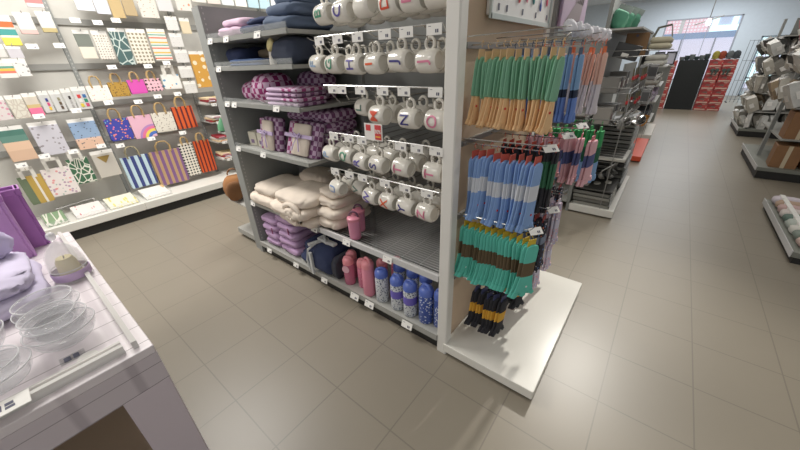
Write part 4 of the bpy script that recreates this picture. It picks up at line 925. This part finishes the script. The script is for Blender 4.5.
# ------------------------------------------------------------------ second fixture behind the socks (kitchenware)
def fixture(x0, x1, y0, y1, zs, label, platm, top=1.9, wire=True):
    u = thing('display_stand', label, 'shelving', (0, 0, 0))
    obj('platform', M().bev(x0, x1, y0, y1, .02, .1, .006), platm, u)
    obj('back_panel', M().box(x0 - .03, x0, y0, y1, 0, top), GREYD, u)
    for z in zs:
        g = M()
        if wire:
            for k in range(9): g.tube([(x0, y0 + .04 + (y1 - y0 - .08) * k / 8, z), (x1 - .14, y0 + .04 + (y1 - y0 - .08) * k / 8, z)], .003, 4)
            g.tube([(x1 - .14, y0 + .03, z), (x1 - .14, y1 - .03, z)], .004, 4); g.tube([(x1 - .14, y0 + .03, z + .05), (x1 - .14, y1 - .03, z + .05)], .003, 4)
            g.tube([(x0, y0 + .03, z + .05), (x1 - .14, y0 + .03, z + .05)], .003, 4)
        else: g.box(x0, x1 - .1, y0 + .02, y1 - .02, z - .02, z)
        obj('shelf', g, STEEL if wire else GREYL, u)
    for y in (y0 + .02, y1 - .02):
        obj('upright', M().tube([(x1 - .14, y, .1), (x1 - .14, y, top * .62)], .005, 6), STEEL, u)
    return u
PW = mat('platform_white')
f2 = fixture(-.62, -.17, 3.93, 5.4, (.62, 1.0, 1.3, 1.62), 'wire display stand with baking tins behind the sock display', PW, 2.1)
TIN = mat('grey_bakeware', (112, 112, 108), .4, metal=.3); TIND = mat('dark_bakeware', (62, 62, 60), .4, metal=.3)
for k in range(4):
    t = thing('baking_tin', 'grey flat baking tin stacked low on the wire stand', 'baking tin', (-.42 + (R() - .5) * .02, 4.22 + (R() - .5) * .03, .1 + .045 * k), 'grey baking tins stacked on the white platform')
    g = M(); g.bev(-.19, .19, -.26, .26, 0, .012, .005); 
    for a in ((-.19, -.18, -.26, .26), (.18, .19, -.26, .26), (-.19, .19, -.26, -.25), (-.19, .19, .25, .26)): g.box(a[0], a[1], a[2], a[3], .012, .035)
    obj('tin_tray', g, TIN if k % 2 else mat('light_bakeware', (140, 140, 134), .4, metal=.3), t); obj('wrap_label', M().box(.191, .193, -.1, .1, .008, .03), mat('wrap_label', (180, 178, 170), .5), t)
t = thing('muffin_tin', 'baking tin with dark oblong moulds on the wire stand', 'baking tin', (-.37, 4.2, .64)); g = M(); g.bev(-.17, .17, -.24, .24, 0, .03, .008); obj('tin_tray', g, mat('pale_tin', (176, 174, 166), .35), t)
for k in range(4): obj('oblong_mould', M().bev(-.14, .14, -.2 + k * .11, -.13 + k * .11, .03, .036, .004), TIND, t)
t = thing('muffin_tin', 'dark baking sheet with cut-out shapes on top of the flat tins', 'baking tin', (-.42, 4.22, .285)); obj('tin_tray', M().bev(-.19, .19, -.26, .26, 0, .02, .008), TIND, t)
for k in range(3): obj('shape_mould', M().soft((-.1 + k * .1, -.12 + k * .1, .022), (.07, .12, .012), p=.8, seed=k), mat('pale_tin'), t, 60)
for k in range(10):
    t = thing('loaf_tin', 'dark grey tin in the tall stack at the back of the white platform', 'baking tin', (-.41 + (R() - .5) * .02, 4.92 + (R() - .5) * .02, .1 + .048 * k), 'dark grey tins stacked at the back of the white platform')
    g = M(); g.bev(-.19, .19, -.36, .38, 0, .03, .006); g.box(-.2, .2, -.37, .39, .03, .038); obj('tin_tray', g, TIND if k % 2 else TIN, t); obj('wrap_label', M().box(.191, .193, -.1, .1, .006, .026), mat('wrap_label'), t)
for k in range(7):
    t = thing('baking_tin', 'grey flat tin on the middle wire shelf behind the slotted tin', 'baking tin', (-.4, 4.85, .63 + .045 * k), 'grey tins on the middle wire shelf')
    g = M(); g.bev(-.17, .17, -.35, .4, 0, .028, .006); g.box(-.18, .18, -.36, .41, .028, .034); obj('tin_tray', g, TIN if k % 2 else MATS['light_bakeware'], t); obj('wrap_label', M().box(.171, .173, -.1, .1, .006, .024), mat('wrap_label'), t)
for k, (x, y) in enumerate(((-.38, 4.12), (-.27, 4.3), (-.36, 4.5))):
    t = thing('steel_bowl', 'shiny steel mixing bowl tilted on the wire shelf above the slotted tin', 'bowl', (x, y, .99 + .0 * k), 'steel bowls on the wire shelf')
    obj('bowl_wall', M().lathe([(.001, .0), (.04, .003), (.08, .04), (.1, .08), (.096, .08), (.076, .044), (.038, .01), (.001, .006)], n=22), mat('polished_steel', (206, 206, 204), .12, metal=1), t, 60); obj('rim', M().tube([(.1 * math.cos(a), .1 * math.sin(a), .08) for a in [2 * PI * j / 22 for j in range(22)]], .004, 6, closed=True), CHROME, t, 60); t.rotation_euler = (.5, .5, 0)
def whisk(x, y, z, label, s=1.0):
    t = thing('whisk', label, 'utensil', (x, y, z), 'steel utensils hanging on the wire stand')
    obj('handle', M().tube([(0, 0, 0), (.0, -.02, -.14 * s)], .008, 6), STEEL, t)
    g = M()
    for q in range(4):
        a = q * PI / 4; u = Vector((math.cos(a), math.sin(a), 0))
        g.tube([Vector((0, -.02, -.14 * s)) + u * (.04 * math.sin(PI * j / 10) * (1 if j <= 5 else 1)) * 1 + Vector((0, 0, -.016 * j * s)) for j in range(11)], .0025, 4)
        g.tube([Vector((0, -.02, -.14 * s)) - u * (.04 * math.sin(PI * j / 10)) + Vector((0, 0, -.016 * j * s)) for j in range(11)], .0025, 4)
    obj('wire_head', g, CHROME, t); t.rotation_euler = (.5 + R() * .2, .3, 0)
for k, (x, y, z) in enumerate(((-.3, 4.1, 1.22), (-.25, 4.22, 1.2), (-.32, 4.35, 1.2), (-.26, 4.5, 1.18))): whisk(x, y, z, 'steel balloon whisk hanging above the baking tins')
UR = mat('utensil_red', (176, 40, 44), .5); UD = mat('utensil_olive', (92, 88, 66), .5)
for k in range(12):
    y = 4.02 + (k % 6) * .1; z = 1.52 if k < 6 else 1.3
    t = thing('kitchen_utensil', 'olive handled utensil with a red tag, %s row on the wire stand' % ('upper' if k < 6 else 'lower'), 'utensil', (-.34 + (k % 2) * .06, y, z), '%s row of olive handled utensils' % ('upper' if k < 6 else 'lower'))
    obj('handle', M().tube([(0, 0, 0), (.01, 0, -.12)], [.007, .01], 6), UD, t, 60); obj('head', M().soft((.012, 0, -.15), (.02, .05, .07), p=.9, seed=k), mat('utensil_grey', (96, 94, 92), .5), t, 60); obj('red_tag', M().box(0, .02, -.02, .02, -.1, -.07), UR, t)
for k in range(14):
    y = 4.0 + (k % 7) * .1; z = 1.0 if k < 7 else .45
    t = thing('kitchen_ladle', 'steel ladle hanging on the %s level of the wire stand' % ('middle' if k < 7 else 'low'), 'utensil', (-.30 + R() * .06, y, z + .15), 'steel ladles on the %s level of the wire stand' % ('middle' if k < 7 else 'low'))
    obj('handle', M().tube([(0, 0, .02), (.01, 0, -.12), (.03, 0, -.15)], [.006, .008, .006], 6), STEEL, t, 60); obj('ladle_bowl', M().lathe([(.001, -.03), (.03, -.018), (.042, .012), (.038, .012), (.026, -.012), (.001, -.022)], n=16), STEEL, t, 60, loc=(.06, 0, -.16)); t.rotation_euler = (.2, .5 + R() * .4, R())
for k in range(10):
    y = 4.02 + (k % 5) * .16; z = 1.3 if k < 5 else 1.0
    t = thing('baking_box', 'grey boxed baking mould on the %s shelf of the wire stand' % ('upper' if k < 5 else 'middle'), 'box', (-.5, y, z + .003), 'grey baking boxes on the %s shelf' % ('upper' if k < 5 else 'middle'))
    obj('box_body', M().bev(-.09, .07, -.055, .055, 0, .13 + R() * .05, .006), mat('grey_box_%d' % (k % 3), [(112, 110, 106), (66, 66, 70), (140, 136, 130)][k % 3], .5), t); obj('box_label', M().box(.071, .073, -.05, .05, .04, .1), mat('box_label_%d' % (k % 2), [(206, 202, 196), (90, 50, 50)][k % 2], .5), t)
for k in range(4):
    t = thing('cutting_board', 'brown wooden cutting board standing on the upper wire shelf', 'board', (-.42 + .0 * k, 4.35 + k * .07, 1.625), 'brown cutting boards on the upper wire shelf')
    g = M(); g.bev(-.09, .09, -.01, .01, 0, .2, .005); obj('board', g, mat('board_brown', (122, 90, 56), .6, noise=.12), t); obj('hang_hole', M().lathe([(.001, -.012), (.012, -.012), (.012, -.011), (.001, -.011)], axis='Y', n=12), INK, t, loc=(0, 0, .175)); t.rotation_euler = (0, 0, .3)
for k in range(3):
    t = thing('slate_board', 'black slate board leaning left of the brown boards', 'board', (-.46, 4.05 + k * .05, 1.6), 'black slate boards on the upper wire shelf')
    obj('slate', M().bev(-.1, .1, -.006, .006, 0, .13, .003), mat('slate_black', (46, 48, 50), .5), t); obj('white_label', M().box(-.03, .03, -.008, -.006, .02, .05), PAPERW, t); t.rotation_euler = (0, .25, 0)
GT = mat('jade_green_fabric', (70, 132, 106), .8, noise=.06)
for k in range(3):
    t = thing('oven_mitt_pack', 'jade green textile pack on the top of the kitchenware stand', 'textile', (-.60 + .03 * k, 4.06 + k * .17, 1.86), 'jade green textile packs on top of the stand')
    obj('textile', M().rumple((0, 0, .075), (.14, .15, .15), p=.4, amp=.01, nu=20, nv=10, freq=12, seed=k), GT, t, 50); obj('header_card', M().box(-.06, .06, -.012, .0, .14, .19), mat('grey_header', (150, 158, 156), .5), t); t.rotation_euler = (0, .4, 0)
obj('top_tray', M().box(-.65, -.35, 3.92, 5.3, 1.84, 1.855), GREYL, f2)
# purple picture board on the fixture's long side
pb = thing('picture_board', 'purple picture board with a spiky grey shape above the rear pegs', 'sign', (-.66, 2.42, 1.80)); obj('board', M().bev(-.01, .01, 0, .62, 0, .6, .005), mat('board_purple', (156, 134, 160), .6), pb)
sk = M(); sk.add([(.012, .08, .04), (.012, .46, .06), (.012, .5, .2), (.012, .3, .16)], [(0, 1, 2, 3)])
for k in range(5): sk.add([(.012, .28 + k * .045, .15), (.012, .31 + k * .045, .16), (.012, .3 + k * .045, .25)], [(0, 1, 2)])
obj('spiky_shape', sk, mat('board_grey_brown', (112, 98, 104), .6), pb); obj('board_bracket', M().box(-.06, -.01, -.03, .05, -.3, .5), STEEL, pb)
# back half of first gondola (other side) and the row of gondolas behind it
bk = thing('shelving_unit', 'rear side of the central shelving behind the mugs', 'shelving', (0, 0, 0))
obj('back_panel', M().box(XL, XR - .01, BY + .025, BY + .045, .1, 2.05), GREYD, bk)
for z in (.12, .6, 1.0, 1.4): obj('shelf', M().box(XL, XR - .01, BY + .045, 2.39, z - .02, z), GREYL, bk)
g2 = thing('shelving_unit', 'second grey shelving row behind the kitchenware stand', 'shelving', (0, 0, 0))
obj('body_panel', M().box(-2.9, -.66, 4.5, 4.54, 0, 1.9), GREYD, g2)
for z in (.12, .6, 1.1, 1.6): obj('shelf', M().box(-2.9, -.66, 3.95, 4.5, z - .02, z), GREYL, g2)
# third stand: orange platform
OPL = mat('orange_platform', (214, 78, 46), .5)
f3 = fixture(-.68, -.13, 6.6, 8.2, (.55, .9, 1.25), 'stand on an orange platform with yellow bowls', OPL, 1.5)
for k in range(6):
    t = thing('mixing_bowl', 'yellow mixing bowl on the orange stand', 'bowl', (-.46 + (k % 2) * .17, 6.8 + (k // 2) * .24, .56), 'yellow mixing bowls on the orange stand')
    obj('bowl_wall', M().lathe([(.03, 0), (.05, .0), (.08, .05), (.09, .1), (.084, .1), (.07, .05), (.03, .01)], n=18), mat('mustard_enamel', (206, 142, 30), .4), t, 60); obj('rim', torus((0, 0, .1), .087, .005, 18), mat('enamel_rim', (120, 84, 20), .4), t, 60)
for k in range(8):
    t = thing('cutlery_pack', 'steel cutlery pack on the upper levels of the orange stand', 'pack', (-.45 + (k % 2) * .12, 6.75 + (k // 2) * .24, .91 if k % 3 else 1.26), 'steel cutlery packs on the orange stand')
    obj('pack_body', M().bev(-.05, .05, -.08, .08, 0, .22, .006), mat('steel_pack', (150, 150, 150), .35, metal=.4), t); obj('card', M().box(-.05, .05, -.085, -.08, .05, .18), mat('dark_card', (84, 84, 86), .5), t)
# fourth stand: towels, pillows
f4 = fixture(-.66, -.12, 8.6, 10.1, (.35, .75, 1.05, 1.4, 1.7), 'far wire stand with grey and lilac textiles on a white platform', PW, 2.0, wire=False)
TX = [('grey_textile', (146, 144, 136)), ('dark_textile', (58, 60, 66)), ('lilac_textile', (150, 136, 160)), ('pale_textile', (170, 170, 162)), ('beige_textile', (168, 162, 140))]
for s_, (z, ti) in enumerate(((.35, 1), (.75, 2), (1.05, 0), (1.4, 3), (1.7, 4))):
    for k in range(5):
        t = thing('folded_textile', '%s folded on the %s shelf of the far wire stand' % (TX[ti][0].replace('_', ' '), ['lowest', 'second', 'middle', 'fourth', 'top'][s_]), 'textile', (-.44, 8.74 + k * .28, z), '%s on the far stand' % TX[ti][0].replace('_', ' '))
        for q in range(2): obj('fold', M().slab((0, 0, .055 + q * .1), (.34, .25, .11), wob=.04, seed=k + q), mat(TX[ti][0], TX[ti][1], .95, noise=.08), t, 60)
ht = thing('clothes_airer', 'thin wire rack standing on top of the far stand', 'rack', (-.44, 8.75, 1.915)); g = M()
for k in range(7): g.tube([(-.15, k * .08, 0), (-.1, k * .08, .16), (.1, k * .08, .2), (.15, k * .08, 0)], .006, 4)
g.tube([(-.15, 0, 0), (-.15, .48, 0)], .006, 4); g.tube([(.15, 0, 0), (.15, .48, 0)], .006, 4); obj('wires', g, mat('airer_grey', (120, 120, 112), .5), ht)
for k in range(2):
    t = thing('photo_frame', 'black framed picture leaning at the end of the far stand', 'frame', (-.5 + k * .24, 11.2, 1.35), 'black frames beyond the far stand')
    obj('frame_border', M().box(-.1, .1, -.01, .01, 0, .03).box(-.1, .1, -.01, .01, .27, .3).box(-.1, -.075, -.01, .01, .03, .27).box(.075, .1, -.01, .01, .03, .27), BLACK, t); obj('picture', M().box(-.075, .075, -.004, .004, .03, .27), mat('frame_picture', (196, 196, 214), .5), t)
st = thing('display_stand', 'low grey counter carrying the black frames', 'counter', (0, 0, 0)); obj('counter_body', M().bev(-.9, .5, 11.05, 11.5, 0.02, .02 + .0, .0) if False else M().bev(-.75, -.2, 11.0, 11.5, 0, 1.33, .01), GREYD, st); obj('counter_top', M().bev(-.78, -.15, 10.98, 11.4, 1.32, 1.35, .004), GREYL, st)

# red patterned crates with a dark cloth between
RP = None
def redpat(nt):
    n = N(nt, 'ShaderNodeTexVoronoi'); n.inputs['Scale'].default_value = 14
    mp = N(nt, 'ShaderNodeMapping'); mp.inputs['Scale'].default_value = (1, 1, 2.2); nt.links.new(coord(nt), mp.inputs[0]); nt.links.new(mp.outputs[0], n.inputs['Vector'])
    sp = N(nt, 'ShaderNodeSeparateColor'); nt.links.new(n.outputs['Color'], sp.inputs[0])
    return ramp(nt, sp.outputs[0], [(0, (160, 50, 50)), (.35, (130, 42, 44)), (.55, (196, 156, 144)), (.7, (172, 66, 62)), (.88, (110, 84, 80))])
RP = mat('red_print_carton', build=redpat, rough=.5)
for side, (x0, x1, cols) in enumerate(((-.72, -.12, 2), (.62, 1.24, 2))):
    for r_ in range(7):
        for c_ in range(cols):
            w_ = (x1 - x0) / cols
            t = thing('printed_carton', 'red printed carton in the stack %s of the dark cloth, %s column, level %s' % (['left', 'right'][side], ['left', 'right'][c_], ['one', 'two', 'three', 'four', 'five', 'six', 'seven'][r_]), 'box', (x0 + w_ * (c_ + .5), 14.1, .2 * r_), 'red printed cartons stacked %s of the dark cloth' % ['left', 'right'][side])
            obj('carton_body', M().bev(-w_ / 2 + .004, w_ / 2 - .004, -.22, .22, 0, .196, .006), RP, t); obj('carton_stripe', M().box(-w_ / 2 + .03, w_ / 2 - .03, -.223, -.22, .02, .05), mat('carton_pale', (206, 176, 160), .5), t)
            t.rotation_euler = (0, 0, (R() - .5) * .06)
ct = thing('covered_counter', 'tall counter draped in black cloth between the red cartons', 'counter', (.25, 14.05, 0)); g = M()
ringz = []
for z, s_ in ((0, 1.0), (.3, .995), (.9, .99), (1.38, .98), (1.4, .96)):
    ringz.append([(math.copysign(min(abs(x), .35), x) * s_, y * s_, z) for x, y in [(-.35, -.15), (-.25, -.17), (-.15, -.15), (-.05, -.17), (.05, -.15), (.15, -.17), (.25, -.15), (.35, -.16), (.35, .2), (-.35, .2)]])
g.loft(ringz); obj('black_cloth', g, mat('black_cloth', (22, 26, 28), .85), ct, 40)
GD = mat('dark_glass_goods', (58, 70, 72), .3)
for k in range(6):
    t = thing('dark_dish', 'dark grey glass dish set out on the black covered counter', 'dish', (-.04 + k * .115, 13.97 + (k % 2) * .14, 1.4), 'dark dishes on the black counter')
    obj('dish_body', M().lathe([(.001, 0), (.045, 0), (.062, .03), (.066, .09 + .03 * (k % 3)), (.06, .09 + .03 * (k % 3)), (.05, .02), (.001, .012)], n=14), GD if k % 2 else mat('smoky_glass', (96, 104, 106), .3), t, 60); obj('rim', torus((0, 0, .09 + .03 * (k % 3)), .064, .004, 14), STEEL, t)
for k, (x, c, l) in enumerate(((.72, (150, 140, 60), 'olive knitted hat on the right red carton stack'), (.86, (140, 60, 40), 'rust knitted hat on the right red carton stack'), (1.02, (90, 96, 100), 'grey woollen hat on the right red carton stack'), (1.16, (60, 66, 72), 'charcoal hat at the right end of the carton stack'))):
    t = thing('knitted_hat', l, 'hat', (x, 14.05, 1.4)); obj('hat_crown', M().soft((0, 0, .11), (.17, .17, .22), p=.9, wob=.03, seed=k), mat('hat_%d' % k, c, .95, noise=.1), t, 60); obj('hat_brim', torus((0, 0, .03), .075, .02, 16), mat('hat_%d' % k), t, 60)
for k, x in enumerate((.8, 1.05)):
    t = thing('gift_bow', 'dark bow hanging on the front of the right red cartons', 'bow', (x, 13.84, 1.12), 'dark bows on the red cartons')
    obj('bow_loops', M().soft((-.05, 0, 0), (.1, .03, .09), p=.9).soft((.05, 0, 0), (.1, .03, .09), p=.9), mat('bow_dark', (60, 70, 66), .8), t, 60); obj('bow_tails', M().box(-.06, -.02, -.01, .01, -.13, -.02).box(.02, .06, -.01, .01, -.13, -.02), mat('bow_dark'), t)

# ------------------------------------------------------------------ right hand fixtures
def rstand(x0, y0, y1, label, zs, dark=True):
    u = thing('shelving_unit', label, 'shelving', (0, 0, 0)); zb = .16 if zs else .105
    obj('base_shelf', M().bev(x0, x0 + 1.9, y0, y1, zb - .05, zb, .006), mat('base_grey_green', (122, 124, 116), .5), u)
    obj('kick_board', M().box(x0 + .02, x0 + 1.9, y0 + .005, y1 - .02, 0, zb - .05), BLACK, u)
    obj('label_rail', M().box(x0 - .006, x0, y0, y1, zb - .05, zb + .012), mat('rail_pale'), u)
    if zs:
        obj('centre_panel', M().box(x0 + .25, x0 + 1.9, (y0 + y1) / 2 - .015, (y0 + y1) / 2 + .015, .16, zs[-1] + .3), GREYD, u)
        for z in zs: obj('shelf', M().box(x0 + .1, x0 + 1.9, y0 + .05, y1 - .05, z - .02, z), GREYL, u)
        obj('upright', M().box(x0 + .08, x0 + .12, (y0 + y1) / 2 - .03, (y0 + y1) / 2 + .03, .16, zs[-1] + .3), GREY, u)
    return u
rstand(1.15, 3.84, 5.25, 'low grey plinth with rolled fabrics at the right edge', ())
ROL = [(206, 196, 204), (176, 150, 130), (190, 160, 156), (206, 196, 190), (96, 116, 106), (176, 184, 176), (206, 204, 196), (120, 130, 122), (196, 170, 160)]
for k, c in enumerate(ROL):
    y = 5.12 - k * .14
    t = thing('fabric_roll', 'folded fabric bundle on the low plinth, %s from its far end' % ['first', 'second', 'third', 'fourth', 'fifth', 'sixth', 'seventh', 'eighth', 'ninth'][k], 'fabric', (1.33, y, .105), 'fabric bundles on the low plinth')
    obj('bundle', M().rumple((0, 0, .045), (.3, .125, .09), p=.4, amp=.008, freq=12, nu=24, nv=10, seed=k), mat('fabric_%d' % k, c, .95, noise=.08), t, 60); obj('paper_band', M().box(-.1, -.06, -.064, .064, .0, .092), PAPERW, t)
ru2 = rstand(1.21, 6.55, 8.2, 'grey shelving with brown cartons and packed linen on the right', (.55, .95, 1.35, 1.75))
ru3 = rstand(1.29, 9.85, 11.4, 'farther grey shelving heaped with pale packs on the right', (.5, .85, 1.2, 1.55, 1.85))
KB = mat('brown_carton', (140, 100, 66), .7, noise=.1); KT = mat('carton_tape', (206, 190, 160), .5)
q = 0
for r_, z in ((0, .16), (1, .55)):
    for k in range(5):
        t = thing('brown_carton', 'brown cardboard carton on the %s of the right shelving, %s from the aisle' % (['base', 'second level'][r_], ['first', 'second', 'third', 'fourth', 'fifth'][k]), 'box', (1.46 + k * .3, 6.78, z), 'brown cartons on the right shelving')
        h = .3 if r_ == 0 else .34
        obj('carton_body', M().bev(-.13, .13, -.16, .16, 0, h, .006), KB, t); obj('tape', M().box(-.02, .02, -.163, -.16, 0, h), KT, t); t.rotation_euler = (0, 0, (R() - .5) * .2)
PK = [('pale_pack', (180, 175, 164)), ('grey_pack', (134, 131, 124)), ('white_pack', (204, 204, 200)), ('dark_pack', (62, 62, 60)), ('green_pack', (84, 120, 92)), ('rose_pack', (206, 110, 120)), ('tan_pack', (156, 136, 110))]
LV = ['base', 'second level', 'third level', 'fourth level', 'top level']
def lpack(x, y, z, pk, lab, grp, rz, ry, rx, dim):
    global q
    t = thing('linen_pack', lab, 'pack', (x, y, z), grp)
    h = dim[2]
    w_, d_ = dim[0] / 2, dim[1] / 2
    g = M(); sk_ = (R() - .5) * .05
    g.loft([[(-w_, -d_, 0), (w_, -d_, 0), (w_, d_, 0), (-w_, d_, 0)], [(-w_ * 1.05 + sk_, -d_ * 1.08, h * .5), (w_ * 1.02 + sk_, -d_ * 1.1, h * .5), (w_ * 1.08 + sk_, d_, h * .55), (-w_ + sk_, d_ * 1.05, h * .45)], [(-w_ * .8 + sk_ * 2, -d_ * .9, h), (w_ * .9 + sk_ * 2, -d_ * .8, h * .93), (w_ * .8 + sk_ * 2, d_ * .9, h * 1.02), (-w_ * .9 + sk_ * 2, d_ * .8, h * .96)]])
    obj('pack_body', g, mat(pk[0], pk[1], .5, noise=.15), t); obj('pack_label', M().box(-w_ * .4, w_ * .4, -d_ - .014, -d_ - .006, h * .3, h * .6).box(-w_ - .012, -w_ - .006, -d_ * .5, d_ * .5, h * .3, h * .55), PAPERW, t)
    t.rotation_euler = (rx, ry, rz); q += 1
def fill(y0, y1, x0, zs, nm, seq):
    for r_, z in enumerate(zs):
        n = int((y1 - y0 - .1) / .17)
        for k in range(n):
            for d_ in range(2):
                pk = PK[seq[r_][(k + d_) % len(seq[r_])]]; h = .2 + R() * .1
                lpack(x0 + .02 + d_ * .2 + R() * .04, y0 + .12 + k * .17, z + .01, pk, '%s of linen on the %s of the %s' % (pk[0].replace('_', ' '), LV[r_], nm), '%s linen, %s, %s' % (pk[0].split('_')[0], LV[r_], nm), (R() - .5) * .6, -.3 + (R() - .5) * .7, (R() - .5) * .7, (.06 + R() * .12, .17, h + .03))
        for k in range(7):
            pk = PK[seq[r_][(k * 2 + 1) % len(seq[r_])]]; h = .2 + R() * .1
            lpack(x0 + .44 + k * .19, y0 + .14, z + .01, pk, '%s of linen on the %s of the %s' % (pk[0].replace('_', ' '), LV[r_], nm), '%s linen, %s, %s' % (pk[0].split('_')[0], LV[r_], nm), (R() - .5) * .5, (R() - .5) * .8, -.3 + (R() - .5) * .5, (.07 + R() * .1, .2, h + .03))
fill(6.55, 8.2, 1.30, (.95, 1.35, 1.75), 'brown carton shelving', [[2, 0, 1, 6], [0, 3, 2, 1], [4, 2, 5, 0, 3]])
fill(9.85, 11.4, 1.36, (.16, .5, .85, 1.2, 1.55), 'farther right shelving', [[2, 2, 1, 0], [0, 2, 1, 6], [1, 0, 2], [0, 1, 3], [2, 3, 0]])
dk = thing('display_rack', 'thin wire grid rack in front of the far door on the right', 'rack', (1.95, 16.5, 0)); g = M()
for k in range(9): g.tube([(-.4 + k * .1, 0, 0), (-.4 + k * .1, 0, 1.9)], .008, 4)
for z in (.1, .7, 1.3, 1.88): g.tube([(-.4, 0, z), (.4, 0, z)], .008, 4)
obj('wire_grid', g, mat('rack_grey', (130, 138, 142), .5), dk); obj('rack_foot', M().box(-.42, -.38, -.2, .2, 0, .02).box(.38, .42, -.2, .2, 0, .02), BLACK, dk)
bb = thing('storage_box', 'black storage box on the top of the right shelving by the aisle', 'box', (1.42, 6.85, 2.04)); obj('box_body', M().bev(-.12, .12, -.15, .15, 0, .17, .01), mat('storage_black', (40, 44, 44), .6), bb); obj('box_lid', M().bev(-.13, .13, -.16, .16, .17, .19, .006), mat('storage_black'), bb)
obj('top_shelf', M().box(1.31, 3.1, 6.6, 8.1, 2.02, 2.04), GREYL, ru2)
# hanging spotlight
sl = thing('track_spotlight', 'small hanging track spotlight near the far window', 'lamp', (.27, 13.2, 2.35)); obj('arm', M().tube([(0, 0, .05), (0, 0, 1.25)], .012, 6), STEEL, sl); obj('cross_arm', M().tube([(-.28, 0, -.07), (.28, 0, .1)], .015, 6), STEEL, sl); obj('lamp_head', M().lathe([(.001, -.1), (.05, -.1), (.06, 0), (.03, .06), (.001, .06)], n=14), mat('lamp_white', (230, 240, 250), .4, emit=2.5), sl, 50)

# ------------------------------------------------------------------ light
def area(name, loc, size, power, col=(1, .96, .9), rot=(0, 0, 0), sy=None, spread=None):
    l = bpy.data.lights.new(name, 'AREA'); l.energy = power; l.size = size; l.color = col
    if sy: l.shape = 'RECTANGLE'; l.size_y = sy
    if spread: l.spread = spread
    o = bpy.data.objects.new(name, l); COL.objects.link(o); o.location = loc; o.rotation_euler = rot; o.visible_camera = True
    return o
area('ceiling_lamp_or_fill', (.2, 3.9, 3.5), 1.4, 20)
spl = bpy.data.lights.new('ceiling_spot', 'SPOT'); spl.energy = 520; spl.spot_size = math.radians(62); spl.spot_blend = 1.0; spl.shadow_soft_size = .045; spl.color = (1, .95, .86)
spo = bpy.data.objects.new('ceiling_spot', spl); COL.objects.link(spo); spo.location = (-.15, 4.9, 3.45)
spo.rotation_euler = (Vector((-.1, 1.15, .0)) - spo.location).to_track_quat('-Z', 'Y').to_euler()
area('ceiling_lamp_or_fill', (.6, 7.5, 3.55), 1.5, 38)
area('ceiling_lamp_or_fill', (.5, 11.5, 3.55), 2.5, 90, (1, .95, .88))
area('ceiling_lamp_or_fill', (.3, 16.5, 3.55), 2.5, 170, (.9, .95, 1))  # added fill to brighten the far wall, no known fitting there
area('ceiling_lamp_or_fill', (-3.7, .6, 3.5), 1.2, 118)
area('ceiling_lamp_or_fill', (-4.0, 3.4, 3.5), 1.2, 60)
area('ceiling_lamp_or_fill', (-2.6, -1.6, 3.5), 1.6, 42)
area('ceiling_lamp_or_fill', (1.8, -.5, 3.5), 1.6, 16)
W = bpy.data.worlds.new('w'); S.world = W; W.use_nodes = True
W.node_tree.nodes['Background'].inputs[0].default_value = (.95, .94, .93, 1); W.node_tree.nodes['Background'].inputs[1].default_value = .5

# ------------------------------------------------------------------ camera
cd = bpy.data.cameras.new('camera'); cam = bpy.data.objects.new('camera', cd); COL.objects.link(cam); S.camera = cam
cd.sensor_width = 36; cd.sensor_fit = 'HORIZONTAL'; cd.lens = 319.49 / 800 * 36; cd.clip_start = .02; cd.clip_end = 100
yw, pt, rl = 0.68400745, 0.47275558, -0.03690904
fw = Vector((-math.sin(yw) * math.cos(pt), math.cos(yw) * math.cos(pt), -math.sin(pt))); rt = Vector((math.cos(yw), math.sin(yw), 0)); up = rt.cross(fw)
r2 = rt * math.cos(rl) + up * math.sin(rl); u2_ = -rt * math.sin(rl) + up * math.cos(rl)
mw = Matrix((r2, u2_, -fw)).transposed().to_4x4(); mw.translation = Vector((0, 0, 1.65)); cam.matrix_world = mw
S.view_settings.view_transform = 'Standard'; S.view_settings.look = 'None'; S.view_settings.exposure = .05; S.view_settings.gamma = 1.1
